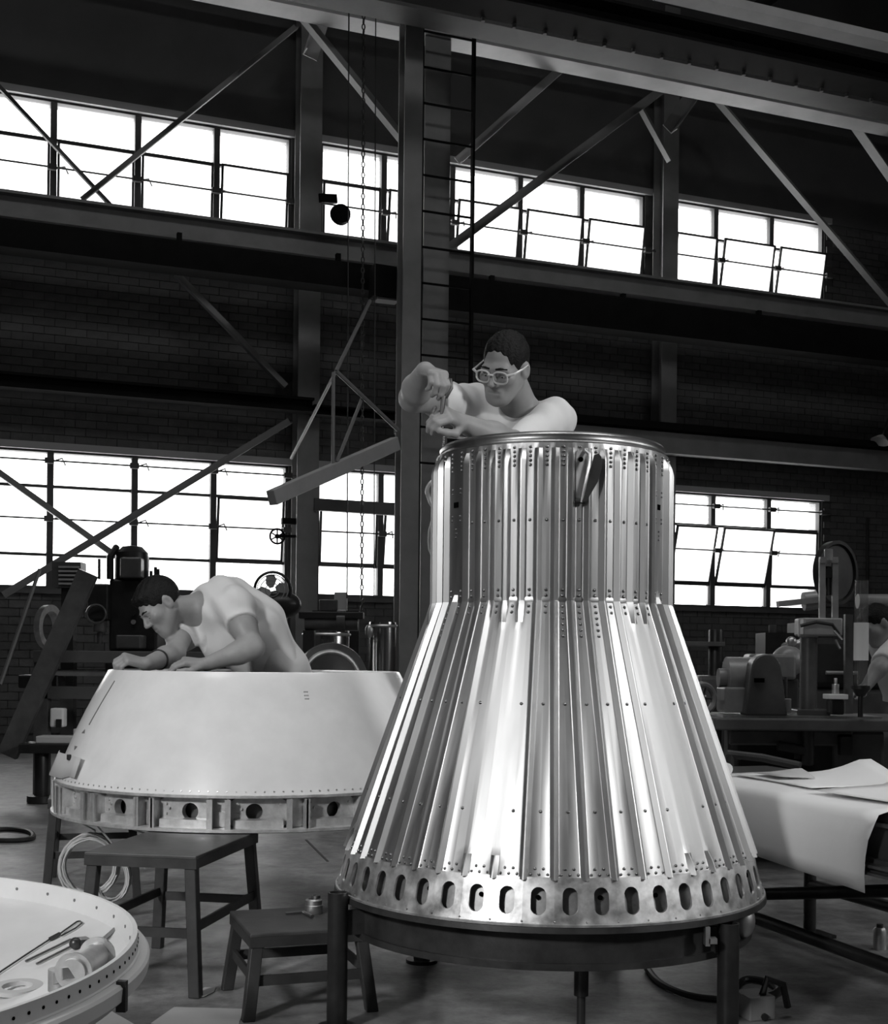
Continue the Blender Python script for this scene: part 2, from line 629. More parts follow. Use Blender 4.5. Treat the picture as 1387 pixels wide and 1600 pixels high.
def window(n, ss, z0, z1, bars, rows, rods, label):
    w = empty('window_%d' % n, W(ss[0], z0, -0.1), kind='structure', label=label)
    f = MB()
    for s in (ss[0], ss[-1]):
        wbox(f, s - 0.03, s + 0.03, z0, z1, -0.16, -0.03)
    wbox(f, ss[0], ss[-1], z0, z0 + 0.04, -0.16, -0.03)
    wbox(f, ss[0], ss[-1], z1 - 0.03, z1, -0.16, -0.03)
    f.build('window_frame', M['sash'], w, smooth=0)
    l = MB()
    wbox(l, ss[0] - 0.1, ss[-1] + 0.1, z1 - 0.005, z1 + 0.075, -0.2, 0.03)
    l.build('lintel', M['sill'], w, smooth=0)
    l = MB()
    wbox(l, ss[0] - 0.05, ss[-1] + 0.05, z0 - 0.05, z0, -0.2, 0.06)
    l.build('window_sill', M['steel_mid'], w, smooth=0)
    for s in ss[1:-1]:
        m = MB()
        wbox(m, s - 0.035, s + 0.035, z0, z1, -0.15, -0.04)
        m.build('mullion', M['sash'], w, smooth=0)
    for z in bars:
        m = MB()
        wbox(m, ss[0], ss[-1], z - 0.016, z + 0.016, -0.13, -0.07)
        m.build('transom', M['sash'], w, smooth=0)
    for (za, zb, kinds) in rows:
        for i in range(len(ss) - 1):
            k = kinds[i] if isinstance(kinds, list) else kinds
            if isinstance(k, tuple):
                sash(w, ss[i] + 0.04, ss[i + 1] - 0.04, za, zb, math.radians(k[0]), M[k[1]], off=k[2] if len(k) > 2 else -0.06)
            else:
                fixed_pane(w, ss[i] + 0.03, ss[i + 1] - 0.03, za, zb, M[k])
    for (z, off) in rods:
        r = MB()
        r.tube([W(ss[0], z, off), W(ss[-1] + 0.1, z, off)], 0.011, 6)
        for s in ss[1:]:
            r.box(W(s - 0.02, z, off), (0.1, 0.05, 0.06), WROT)
            r.tube([W(s + 0.03, z, off), W(s + 0.12, z + 0.04, off - 0.05), W(s + 0.16, z - 0.03, -0.05)], 0.009, 5)
        r.build('operator_rod', M['sash'], w)
    return w


fx = 'glass'
window(1, BAYS[0], ZU0, ZU1, [ZUT], [(ZUT, ZU1 - 0.03, fx), (ZU0 + 0.03, ZUT - 0.015, [(2, 'frost'), (2, 'frost'), (2, 'frost'), (3, 'frost'), (6, 'frost', -0.02)])], [(6.45, 0.02)],
       'upper steel window row at the left end of the brick wall')
window(2, BAYS[1], ZU0, ZU1, [ZUT], [(ZUT, ZU1 - 0.03, fx), (ZU0 + 0.03, ZUT - 0.015, [(2, 'frost'), (8, 'frost', -0.03), (9, 'frost', -0.01), (10, 'frost', 0.0), (10, 'frost', 0.0)])], [(6.45, 0.1)],
       'upper steel window row behind the tall ladder column')
window(3, BAYS[2], ZU0, ZU1, [ZUT], [(ZUT, ZU1 - 0.03, fx), (ZU0 + 0.03, ZUT - 0.015, [(9, 'frost', -0.01), (11, 'frost', 0.02), (11, 'frost', 0.02)])], [(6.45, 0.12)],
       'upper steel window row at the far right end of the wall')
window(4, BAYS[0], ZL0, ZL1, [2.93, 2.17], [(2.93, ZL1 - 0.03, fx), (2.18, 2.92, [fx, fx, fx, fx, (7, 'frost')]), (ZL0 + 0.04, 2.17, fx)], [(2.56, 0.03), (3.2, 0.05)],
       'lower steel window row behind the man leaning over the white shell')
window(5, BAYS[1], ZL0, ZL1, [2.95, 2.17], [(2.95, ZL1 - 0.03, fx), (2.18, 2.9, [(4, 'frost'), (8, 'frost'), (6, 'frost'), (12, 'frost', 0.02), (14, 'frost', 0.02)]), (ZL0 + 0.04, 2.17, [fx, fx, fx, 'frost2', 'frost2'])], [(2.56, 0.08)],
       'lower steel window row behind the hanging chains')
window(6, BAYS[2], ZL0, ZL1, [2.9, 2.1], [(2.9, ZL1 - 0.03, fx), (2.1, 2.88, [(15, 'frost', 0.04), (16, 'frost', 0.05), (2, 'frost')]), (ZL0 + 0.04, 2.09, ['frost2', 'frost2', 'frost2'])], [(2.55, 0.1), (3.15, 0.06)],
       'lower steel window row right of the corrugated capsule with swung ventilators')
# heavy grey rail across the middle bay of the lower window
m = MB()
a, b = wp(490, 788, 0.3), wp(622, 797, 0.3)
m.bar(a, b, 0.08, 0.14)
tag(m.build('window_rail', M['steel_mid'], smooth=0), 'grey steel rail across the lower window behind the chains', 'rail')

# daylight portals, one for each window, so the sky light finds its way in
for ss in BAYS:
    for z0, z1 in ((ZL0, ZL1), (ZU0, ZU1)):
        ld = bpy.data.lights.new('daylight_portal', 'AREA')
        ld.shape = 'RECTANGLE'
        ld.size, ld.size_y = ss[-1] - ss[0], z1 - z0
        ld.cycles.is_portal = True
        o = bpy.data.objects.new('daylight_portal', ld)
        col.objects.link(o)
        o.location = W((ss[0] + ss[-1]) / 2, (z0 + z1) / 2, -0.25)
        o.rotation_euler = EN.to_track_quat('-Z', 'Y').to_euler()


# ------------------------------------------------------------------ steel frame
def column(name, s, off, w, dpt, z1, m_, label, cat='column', z0=0.0, base=True):
    mb = MB()
    p0, p1 = W(s, z0, off), W(s, z1, off)
    t = 0.018
    for q in (-1, 1):
        o = EN * (dpt / 2 - t / 2) * q
        mb.box((p0 + p1) / 2 + o, (w, t, z1 - z0), WROT)
    mb.box((p0 + p1) / 2, (0.014, dpt - 2 * t, z1 - z0), WROT)
    root = empty(name, p0, label, cat)
    mb.build('shaft', M[m_], root, smooth=0)
    if base:
        mb = MB()
        mb.box(W(s, z0 + 0.015, off), (w + 0.12, dpt + 0.12, 0.03), WROT)
        mb.build('base_plate', M[m_], root, smooth=0)
    return root


s_a, _ = wsz(480, 400, 0.17)
column('wall_column', s_a, 0.17, 0.26, 0.26, 9.6, 'steel_grey', 'grey wall column left of the hanging chains')
s_b, _ = wsz(1039, 400, 0.17)
column('wall_column', s_b, 0.17, 0.23, 0.26, 9.6, 'steel_grey', 'grey wall column behind the right rim of the capsule')
s_c, _ = wsz(675, 300, 1.55)
column('ladder_column', s_c, 1.55, 0.3, 0.3, ZC, 'steel_grey', 'tall grey column with the ladder in front')
s_d, _ = wsz(636, 700, 2.1)
column('jib_mast', s_d, 2.1, 0.2, 0.2, ZC, 'steel_grey', 'grey mast carrying the jib crane arm, left of the ladder column')


def wall_beam(name, y0, y1, x, off, s0, s1, w, m_, label, shape='I', cat='beam'):
    _, za = wsz(x, y1, off)
    _, zb = wsz(x, y0, off)
    h, z = zb - za, (za + zb) / 2
    mb = MB()
    if shape == 'I':
        mb.ibeam(W(s0, z, off), W(s1, z, off), w, h, tf=min(0.03, h * 0.18), tw=0.02)
    else:
        mb.bar(W(s0, z, off), W(s1, z, off), w, h)
    return tag(mb.build(name, M[m_], smooth=0), label, cat)


wall_beam('runway_girder', 300, 342, 0, 1.15, -9, s_c - 0.15, 0.22, 'steel_grey', 'grey runway girder across the left upper windows')
wall_beam('runway_girder', 395, 430, 720, 1.15, s_c + 0.15, 8.35, 0.22, 'steel_grey', 'grey runway girder across the right upper windows')
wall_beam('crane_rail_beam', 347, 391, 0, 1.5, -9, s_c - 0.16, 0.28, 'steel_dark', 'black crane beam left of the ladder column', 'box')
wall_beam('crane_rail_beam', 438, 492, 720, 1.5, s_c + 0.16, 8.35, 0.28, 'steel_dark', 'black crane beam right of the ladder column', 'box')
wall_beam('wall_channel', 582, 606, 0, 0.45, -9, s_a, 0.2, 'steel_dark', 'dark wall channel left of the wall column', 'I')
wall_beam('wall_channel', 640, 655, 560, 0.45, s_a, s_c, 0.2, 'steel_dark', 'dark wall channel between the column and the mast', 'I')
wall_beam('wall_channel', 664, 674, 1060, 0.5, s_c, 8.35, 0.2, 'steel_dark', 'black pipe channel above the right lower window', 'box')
wall_beam('wall_girt', 679, 711, 1060, 0.4, s_c, 8.35, 0.15, 'steel_grey', 'grey girt above the right lower window', 'box')
wall_beam('roof_beam', 48, 76, 740, 1.6, -9, 8.35, 0.3, 'steel_light', 'light roof beam above the diagonal braces', 'box')
wall_beam('roof_beam', 66, 76, 740, 0.4, -9, 8.35, 0.2, 'steel_light', 'thin light roof beam tight against the wall', 'box')
wall_beam('roof_girder', 10, 46, 740, 2.6, -9, 8.35, 0.35, 'steel_mid', 'broad dark grey roof girder at the top', 'I')
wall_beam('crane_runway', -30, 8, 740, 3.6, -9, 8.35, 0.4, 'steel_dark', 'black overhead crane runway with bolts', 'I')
wall_beam('roof_purlin', 18, 32, 1200, 5.0, -9, 8.35, 0.18, 'steel_light', 'light roof purlin in the upper right corner', 'box')
# rail clips along the lower flange of the runway girders
gl = [o for o in bpy.data.objects if o.name.startswith('runway_girder')]
for x, y in ((280, 372), (528, 404), (768, 438), (973, 466), (1185, 492)):
    m = MB()
    p = wp(x, y, 1.36)
    m.box(p, (0.05, 0.06, 0.10), WROT)
    m.build('rail_clip', M['steel_dark'], gl[0] if x < 650 else gl[1], smooth=0)
# bolts along the overhead runway
run_z = wsz(740, 6, 3.6)[1]
runway = [o for o in bpy.data.objects if o.name.startswith('crane_runway')][0]
m = MB()
for k in range(26):
    m.cyl(W(-1.0 + k * 0.33, run_z - 0.05, 3.42), W(-1.0 + k * 0.33, run_z + 0.05, 3.42), 0.022, n=6)
tag(m.build('bolts', M['steel_mid'], runway), kind='stuff')
m = MB()
m.lathe([(0.02, -0.04), (0.16, -0.04), (0.18, 0.0), (0.16, 0.04), (0.02, 0.04)], 20, wp(1160, 68, 2.5), rotto(EN))
m.build('crane_wheel', M['steel_mid'], runway)


def brace(x0, y0, x1, y1, off, w, m_, label, off2=None, up=None):
    a, b = wp(x0, y0, off), wp(x1, y1, off if off2 is None else off2)
    mb = MB()
    mb.angle(a, b, w * 0.95, 0.012, up or EN)
    return tag(mb.build('diagonal_brace', M[m_], smooth=0), label, 'brace')


brace(-30, 105, 172, 320, 0.5, 0.055, 'steel_mid', 'thin brace falling left to right across the far left upper window')
brace(128, 312, 462, 42, 0.68, 0.065, 'steel_grey', 'thin brace rising across the left upper windows to the column top')
brace(448, -5, 648, 242, 1.3, 0.13, 'steel_grey', 'grey brace running down from the roof to the ladder column')
brace(714, 252, 905, 82, 1.3, 0.1, 'steel_light', 'light brace rising right from the ladder column, upper of two')
brace(700, 388, 1056, 124, 0.9, 0.11, 'steel_grey', 'long brace rising right from the ladder column, lower of two')
brace(1042, 202, 1092, 130, 0.9, 0.16, 'steel_grey', 'short stout brace at the head of the right wall column')
brace(1000, 168, 1046, 252, 0.7, 0.1, 'steel_grey', 'short brace falling right onto the right wall column')
brace(1102, 135, 1400, 485, 0.9, 0.12, 'steel_grey', 'long brace falling right past the end of the windows')
brace(1318, 172, 1400, 290, 1.2, 0.16, 'steel_grey', 'brace cut by the upper right edge of the picture')
brace(-30, 718, 180, 868, 0.5, 0.075, 'steel_grey', 'brace falling right across the lower left window')
brace(5, 930, 452, 658, 0.68, 0.08, 'steel_grey', 'brace rising right across the lower left windows')
brace(275, 428, 446, 604, 0.5, 0.09, 'steel_grey', 'brace on the brick wall falling right below the black crane beam')
brace(512, 0, 484, 90, 0.8, 0.18, 'steel_light', 'light stub brace at the head of the left wall column')
brace(1168, 24, 1215, -12, 3.9, 0.14, 'steel_dark', 'dark stub brace under the roof purlin')

# trolley at the junction of the crane beams
tr = empty('crane_trolley', wp(617, 465, 1.8), 'black crane end stop box beside the ladder column', 'crane stop')
m = MB()
m.bar(wp(580, 440, 1.85), wp(622, 446, 1.85), 0.2, 0.34)
m.build('housing', M['steel_dark'], tr, smooth=0, bevel=0.01)
m = MB()
m.bar(wp(622, 440, 1.8), wp(642, 444, 1.8), 0.16, 0.38)
m.build('bumper', M['steel_dark'], tr, smooth=0, bevel=0.02)
m = MB()
m.bar(wp(586, 466, 1.85), wp(620, 470, 1.85), 0.16, 0.05)
m.build('hook_plate', M['steel_mid'], tr, smooth=0)

# jib crane: arm and tie rods hung from the mast
jib = empty('jib_crane', wp(622, 692, 2.2), 'light steel jib crane arm with tie rods, above the chains', 'crane')
OA, OB = 2.15, 3.2
m = MB()
m.bar(wp(424, 778, OB), wp(618, 693, OA), 0.1, 0.14)
m.build('arm', M['steel_light'], jib, smooth=0, bevel=0.008)
for nm, a, b, r in (('tie_rod', (578, 470, 2.0), (525, 580, 2.5), 0.02), ('tie_rod', (525, 580, 2.5), (455, 716, 0.6), 0.018), ('tie_rod', (525, 580, 2.5), (622, 672, OA), 0.022),
                    ('hanger', (521, 582, 2.5), (520, 728, 2.7), 0.018), ('hanger', (566, 621, 2.3), (526, 722, 2.7), 0.018)):
    m = MB()
    m.tube([wp(*a), wp(*b)], r, 8)
    m.build(nm, M['steel_grey'], jib)

# ladder
lad = empty('fixed_ladder', wp(697, 700, 1.9), 'dark steel ladder fixed to the tall column', 'ladder')
sl, _ = wsz(657, 300, 1.95)
sr, _ = wsz(738, 300, 1.95)
for s in (sl, sr):
    m = MB()
    wbox(m, s - 0.014, s + 0.014, 2.6 if s == sr else 0.3, ZC - 0.1, 1.92, 1.98)
    m.build('rail', M['steel_dark'], lad, smooth=0)
rung = MB()
rung.tube([Vector((0, 0, 0)), EX * (sr - sl)], 0.013, 6)
rung_me = rung.mesh('rung', M['steel_dark'])
for k in range(21):
    link_mesh('rung', rung_me, lad, W(sl, ZC - 0.35 - k * 0.385, 1.95) - wloc(lad))
m = MB()
wbox(m, sl - 0.06, sl - 0.03, 0.2, 6.2, 1.9, 1.95)
m.build('conduit', M['steel_light'], lad, smooth=0)


# chains and ropes hanging from the hoist
def chain(x, y0, y1, off, r, label, links):
    a, b = wp(x, y0, off), wp(x - 3, y1, off)
    mb = MB()
    if links:
        n = int((a - b).length / 0.055)
        for i in range(n):
            p = a.lerp(b, (i + 0.5) / n)
            ax = EX if i % 2 else EN
            pts = [p + Vector((0, 0, 0.032 * math.sin(t))) + (EX if i % 2 else EN) * 0.016 * math.cos(t) for t in (k * PI / 4 for k in range(8))]
            mb.tube(pts, 0.007, 4, closed=True)
        return tag(mb.build('hoist_chain', M['chain']), label, 'chain')
    mb.tube([a, b], r, 6)
    return tag(mb.build('hoist_rope', M['chain']), label, 'rope')


chain(568, -20, 955, 2.0, 0.012, 'heavy hoist chain, middle of the three hanging lines', True)
chain(545, -20, 935, 2.0, 0.008, 'thin hoist rope left of the heavy chain', False)
chain(587, -20, 935, 2.0, 0.007, 'thin hoist rope right of the heavy chain', False)

# cable-controlled lamp or bell hung in front of the upper middle window
b_ = empty('wall_bell', wp(520, 320, 0.3), 'round black bell on an arm at the upper window by the column', 'bell')
m = MB()
m.lathe([(0.001, -0.05), (0.11, -0.05), (0.125, -0.02), (0.11, 0.05), (0.001, 0.06)], 20, wp(532, 335, 0.3), rotto(EN))
m.build('gong', M['steel_dark'], b_)
m = MB()
m.bar(wp(498, 310, 0.3), wp(526, 311, 0.3), 0.05, 0.1)
m.build('bracket', M['steel_dark'], b_, smooth=0)
hw = empty('window_handwheel', wp(435, 835, 0.35), 'small spoked hand wheel of the window opener left of the column', 'hand wheel')
m = MB()
c = wp(433, 838, 0.35)
m.torus(c, 0.085, 0.012, EN, 20, 6)
m.build('wheel', M['steel_dark'], hw)
m = MB()
for k in range(3):
    q = Matrix.Rotation(k * PI / 3, 3, EN) @ Vector((0, 0, 0.085))
    m.tube([c - q, c + q], 0.009, 5)
m.sphere(c, 0.03, 8)
m.build('spokes', M['steel_dark'], hw)
m = MB()
m.bar(wp(440, 814, 0.3), wp(462, 815, 0.3), 0.06, 0.07)
m.build('housing', M['steel_dark'], hw, smooth=0)
m = MB()
m.bar(c, wp(462, 838, 0.3), 0.03, 0.03)
m.build('bracket', M['steel_dark'], hw, smooth=0)

# ------------------------------------------------------------------ corrugated capsule
CAPX, CAPY = 0.322, 3.90
PHI0 = math.atan2(-CAPY, -CAPX)                 # azimuth that faces the camera
N = 48
PER = 2 * PI / N
VAL0 = PHI0 + math.radians(-2.1)                # azimuth of valley number 0
ZS, ZT, ZB, ZR = 1.216, 1.655, 0.485, 0.370     # seam, top of corrugation, foot of skin, foot of ring
RC, RB, RR = 0.352, 0.607, 0.640


def cone_r(z):
    return RB + (RC - RB) * (z - ZB) / (ZS - ZB)


cap = empty('capsule', (CAPX, CAPY, ZR), 'large bare metal corrugated capsule shell, cone below and cylinder above', 'capsule')


def panel_mesh(name, rows, hw=0.0132, hh=0.0150):
    # one corrugated sheet from valley centre to valley centre with a ridge in the middle
    mb = MB()
    secs = []
    for (z, r, hf) in rows:
        a = hw / r
        crest = 0.0016 / r
        mid = PER / 2
        outer = [(0, r), (mid - a - 0.0008 / r, r), (mid - a * 0.86, r + 0.0012 * hf), (mid - crest, r + hh * hf), (mid + crest, r + hh * hf), (mid + a * 0.86, r + 0.0012 * hf), (mid + a + 0.0008 / r, r), (PER, r)]
        inner = [(t, q - 0.0018) for t, q in reversed(outer)]
        secs.append([Vector((q * math.cos(t), q * math.sin(t), z - ZR)) for t, q in outer + inner])
    n = len(secs[0])
    vs = [p for s in secs for p in s]
    fs = []
    for i in range(len(secs) - 1):
        for k in range(n):
            k2 = (k + 1) % n
            fs.append((i * n + k, i * n + k2, (i + 1) * n + k2, (i + 1) * n + k))
    fs.append(tuple(range(n)))
    fs.append(tuple((len(secs) - 1) * n + k for k in reversed(range(n))))
    mb.add(vs, fs)
    return mb.mesh(name, M['alu'], 22)


cyl_rows = [(ZS, RC, 1), (1.30, RC, 1), (1.45, RC, 1), (1.606, RC, 1), (1.624, RC, 0.75), (1.640, RC, 0.18), (ZT, RC, 0.0)]
cyl_flat = [(ZS, RC, 0.9), (1.235, RC, 0.35), (1.255, RC, 0), (1.40, RC, 0), (ZT, RC, 0)]
cone_rows = [(z, cone_r(z), 1) for z in (ZB, 0.70, 0.95, ZS)]
cone_flat = [(z, cone_r(z), h) for z, h in ((ZB, 1), (0.515, 0.85), (0.54, 0.35), (0.562, 0.0), (0.85, 0), (1.13, 0), (1.155, 0.3), (1.19, 0.9), (ZS, 1))]
me_cyl, me_cylf = panel_mesh('cylinder_panel', cyl_rows), panel_mesh('cylinder_panel', cyl_flat)
me_cone, me_conef = panel_mesh('cone_panel', cone_rows), panel_mesh('cone_panel', cone_flat)
flat_cone = {(-3 + 8 * j) % N for j in range(6)} | {(-2 + 8 * j) % N for j in range(6)}
flat_cyl = {(-7) % N, 8, 24}
for k in range(N):
    rz = VAL0 + k * PER
    link_mesh('cylinder_panel', me_cylf if k in flat_cyl else me_cyl, cap, (0, 0, 0), rz)
    link_mesh('cone_panel', me_conef if k in flat_cone else me_cone, cap, (0, 0, 0), rz)

# band where cylinder and cone lap
m = MB()
m.lathe([(RC + 0.0005, ZS - 0.012), (RC + 0.0016, ZS - 0.004), (RC + 0.0016, ZS + 0.004), (RC + 0.0005, ZS + 0.010), (RC - 0.004, ZS)], 96, (CAPX, CAPY, 0))
m.build('seam_band', M['rim'], cap)
# top lip
m = MB()
m.lathe([(RC - 0.014, ZT - 0.012), (RC - 0.004, ZT - 0.006), (RC - 0.002, ZT + 0.003), (RC - 0.010, ZT + 0.008), (RC - 0.013, ZT + 0.018), (RC - 0.010, ZT + 0.026), (RC - 0.016, ZT + 0.034),
         (RC - 0.04, ZT + 0.036), (RC - 0.045, ZT + 0.03), (RC - 0.045, ZT - 0.01)], 128, (CAPX, CAPY, 0))
m.build('top_rim', M['rim'], cap, smooth=50)
# inner liner, open at the top
m = MB()
m.lathe([(RR - 0.07, ZR + 0.01), (RB - 0.035, ZB), (RC - 0.025, ZS), (RC - 0.025, ZT), (RC - 0.028, ZT), (RC - 0.028, ZS), (RB - 0.04, ZB), (RR - 0.075, ZR + 0.01)], 64, (CAPX, CAPY, 0))
m.build('inner_liner', M['liner'], cap)

# perforated ring at the foot
mb = MB()
ang0 = VAL0 - PER / 2
zt, zb = ZB + 0.006, ZR
HW, HH = 0.0200, 0.0345


def ring_pt(a, z, dr=0.0):
    t = (z - zb) / (zt - zb)
    r = RR + (RB + 0.002 - RR) * t + dr
    return Vector((CAPX + r * math.cos(a), CAPY + r * math.sin(a), z))


NP = 24
for k in range(N):
    ac = VAL0 + k * PER
    zc = (zt + zb) / 2 + 0.002
    rm = (RR + RB) / 2
    inner, outer = [], []
    for i in range(NP):
        t = 2 * PI * i / NP
        cx, cz = math.cos(t), math.sin(t)
        ix, iz = HW * cx, HW * cz + (HH - HW) * (1 if cz > 1e-6 else -1 if cz < -1e-6 else 0)
        inner.append((ac + ix / rm, zc + iz))
        s = 1 / max(abs(cx), abs(cz))
        outer.append((ac + cx * s * PER / 2, (zt - zc) * cz * s + zc if cz > 0 else (zc - zb) * cz * s + zc))
    vs = [ring_pt(*p) for p in outer] + [ring_pt(*p) for p in inner] + [ring_pt(*p, -0.006) for p in inner]
    fs = []
    for i in range(NP):
        j = (i + 1) % NP
        fs.append((i, j, NP + j, NP + i))
        fs.append((NP + i, NP + j, 2 * NP + j, 2 * NP + i))
    mb.add(vs, fs)
ring = mb.build('perforated_ring', M['alu_ring'], cap, smooth=30)
m = MB()
m.lathe([(RR - 0.02, ZR), (RR + 0.004, ZR), (RR + 0.004, ZR + 0.006), (RR - 0.001, ZR + 0.007)], 128, (CAPX, CAPY, 0))
m.build('ring_flange', M['alu_ring'], cap)
m = MB()
m.lathe([(RR - 0.032, ZR + 0.004), (RB - 0.026, ZB)], 96, (CAPX, CAPY, 0))
m.build('inner_ring', M['inner_plate'], cap)
ih = MB()
for k in range(0, N, 1):
    a = VAL0 + k * PER + (0.006 if k % 3 else -0.004)
    if k % 2 == 0:
        p = Vector((CAPX + 0.5945 * math.cos(a), CAPY + 0.5945 * math.sin(a), 0.437))
        n_ = Vector((math.cos(a), math.sin(a), 0.2)).normalized()
        ih.cyl(p, p + n_ * 0.004, 0.0065, n=10)
tag(ih.build('inner_holes', M['hole'], cap), kind='stuff')

# rivets
rv = MB()


def rivet(a, z, r, slope=0.0, rad=0.0050, h=0.0048):
    n_ = Vector((math.cos(a), math.sin(a), slope)).normalized()
    p = Vector((CAPX + r * math.cos(a), CAPY + r * math.sin(a), z))
    t = Vector((-math.sin(a), math.cos(a), 0))
    b = n_.cross(t)
    vs = []
    for rr, hh in ((1.0, 0.0), (0.7, 0.7)):
        for i in range(7):
            q = 2 * PI * i / 7
            vs.append(p + (t * math.cos(q) + b * math.sin(q)) * rad * rr + n_ * h * hh)
    vs.append(p + n_ * h)
    fs = []
    for i in range(7):
        j = (i + 1) % 7
        fs += [(i, j, 7 + j, 7 + i), (7 + i, 7 + j, 14)]
    rv.add(vs, fs)


slope = (RB - RC) / (ZS - ZB)
for k in range(N):
    a = VAL0 + k * PER
    for i in range(5):
        rivet(a, ZT - 0.012 - i * 0.0125, RC)
    kk = k if k < 24 else k - 48
    if kk not in (-7, -6, 8, 9):
        rivet(a, 1.44, RC)
    for z in (ZS + 0.014, ZS + 0.030):
        rivet(a, z, RC)
    nz = [ZS - 0.016, ZS - 0.033]
    if kk in (1, 2, 3) or kk % 8 == 1:
        nz += [ZS - 0.033 - 0.0165 * i for i in range(1, 5)]
    for z in nz:
        rivet(a, z, cone_r(z), slope)
    if (kk + 2) % 8 != 0:
        for z in (0.932, 0.653):
            rivet(a, z, cone_r(z), slope)
    for dx, dz in ((-0.022, 0.012), (0, 0.012), (0.022, 0.012), (-0.011, 0.026), (0.011, 0.026)):
        z = ZB + dz
        r = cone_r(z)
        if k not in flat_cone or True:
            rivet(a + dx / r, z, r, slope, 0.0043)
    for dz in (0.012,):
        rivet(a + PER / 2, ZR + dz, RR - 0.003, 0.2, 0.003, 0.002)
        rivet(a, ZB - 0.006, RB + 0.0032, 0.2, 0.003, 0.002)
for kk in (-7, 8):     # riveted plates beside the slots
    for da in (0.08, 0.92):
        a = VAL0 + (kk + da) * PER
        for z in (1.54, 1.528, 1.462, 1.45):
            rivet(a, z, RC, rad=0.0034)
    for z in (1.425, 1.413, 1.401):
        rivet(VAL0 + (kk + 0.5) * PER, z, RC, rad=0.0034)
tag(rv.build('rivets', M['rivet'], cap, smooth=60), kind='stuff')
for kk, w in ((-7, 0.021), (8, 0.016)):
    a = VAL0 + (kk + 0.5) * PER
    m = MB()
    m.box((CAPX + (RC + 0.0005) * math.cos(a), CAPY + (RC + 0.0005) * math.sin(a), 1.496), (0.004, w, 0.0155), Matrix.Rotation(a, 3, 'Z'))
    m.build('slot', M['hole'], cap, smooth=0)

# hinged lever bracket on the cylinder face
a = VAL0 + 2 * PER
er, et = Vector((math.cos(a), math.sin(a), 0)), Vector((-math.sin(a), math.cos(a), 0))
base = Vector((CAPX, CAPY, 0)) + er * (RC + 0.003)
m = MB()
m.prism([(-0.012, 1.50), (0.012, 1.50), (0.013, 1.62), (0.009, 1.633), (-0.009, 1.633), (-0.013, 1.62)], 0.005, base, et, Vector((0, 0, 1)))
hinge = m.build('hinge_plate', M['alu_dull'], cap, smooth=0)
m = MB()
m.cyl(base + Vector((0, 0, 1.607)) + er * 0.003, base + Vector((0, 0, 1.607)) + er * 0.006, 0.007, n=12)
m.build('hinge_hole', M['hole'], hinge)
m = MB()
m.prism([(0.0, 1.487), (0.014, 1.492), (0.045, 1.545), (0.056, 1.585), (0.054, 1.612), (0.046, 1.622), (0.034, 1.618), (0.020, 1.56), (0.006, 1.50)], 0.006, base + er * 0.020, et, Vector((0, 0, 1)))
m.build('lever_blade', M['bracket'], cap, smooth=0)
m = MB()
m.tube([base + er * 0.016 + Vector((0, 0, 1.487)), base + er * 0.026 + et * 0.006 + Vector((0, 0, 1.53)), base + er * 0.034 + et * 0.016 + Vector((0, 0, 1.585)), base + er * 0.022 + et * 0.020 + Vector((0, 0, 1.62)),
        base + er * 0.004 + et * 0.012 + Vector((0, 0, 1.632))], 0.0042, 8)
m.build('lever_strap', M['alu_dull'], cap)
m = MB()
m.cyl(base - et * 0.016 + er * 0.012 + Vector((0, 0, 1.49)), base + et * 0.012 + er * 0.012 + Vector((0, 0, 1.49)), 0.006, n=10)
m.build('lever_pin', M['bracket'], cap)
# loop handle and hose standing off the left flank
def flank(y, out, d=3.93):
    return at(678 - out, y, d)
m = MB()
m.tube(smooth_pts([flank(748, -6, 3.95), flank(753, 2), flank(760, 8), flank(768, 10), flank(778, 7), flank(788, 3), flank(797, -6, 3.95)]), 0.0085, 8)
m.build('loop_handle', M['alu_dull'], cap)
m = MB()
m.tube([flank(805, -5, 3.96), flank(815, 4), flank(830, 8), flank(845, 9), flank(858, 8), flank(872, 2), flank(880, -5, 3.96)][:], 0.0035, 6)
m.build('cable_loop', M['alu_dull'], cap)

# ------------------------------------------------------------------ stand under the capsule
st = empty('capsule_stand', (CAPX, CAPY, 0), 'dark welded ring stand with pipe posts carrying the capsule', 'stand')
m = MB()
m.lathe([(0.57, ZR - 0.001), (RR + 0.006, ZR - 0.001), (RR + 0.008, ZR - 0.016), (RR - 0.012, ZR - 0.018), (RR - 0.03, ZR - 0.022), (0.57, ZR - 0.022)], 128, (CAPX, CAPY, 0))
m.build('top_flange', M['stand'], st)
m = MB()
m.lathe([(0.597, ZR - 0.02), (0.597, 0.255), (0.585, 0.255), (0.585, ZR - 0.02)], 128, (CAPX, CAPY, 0))
m.build('ring_wall', M['stand'], st)
m = MB()
m.lathe([(0.56, 0.268), (0.607, 0.268), (0.607, 0.250), (0.56, 0.250)], 128, (CAPX, CAPY, 0))
m.build('bottom_flange', M['stand'], st)


def post(px, py, d):
    p = at(px, py, d)
    m = MB()
    m.lathe([(0.029, 0), (0.029, p.z), (0.024, p.z), (0.024, p.z - 0.1), (0.001, p.z - 0.1)], 24, (p.x, p.y, 0))
    o = m.build('post', M['post'], st)
    m = MB()
    m.lathe([(0.001, 0.0), (0.055, 0.0), (0.055, 0.012), (0.001, 0.012)], 24, (p.x, p.y, 0))
    m.build('foot', M['post'], o)
    cdir = (Vector((CAPX, CAPY, 0)) - Vector((p.x, p.y, 0)))
    L = cdir.length - 0.585
    cdir.normalize()
    m = MB()
    m.bar(Vector((p.x, p.y, 0.30)) + cdir * 0.02, Vector((p.x, p.y, 0.30)) + cdir * (L + 0.005), 0.012, 0.07)
    m.build('gusset', M['stand'], o, smooth=0)
    return p


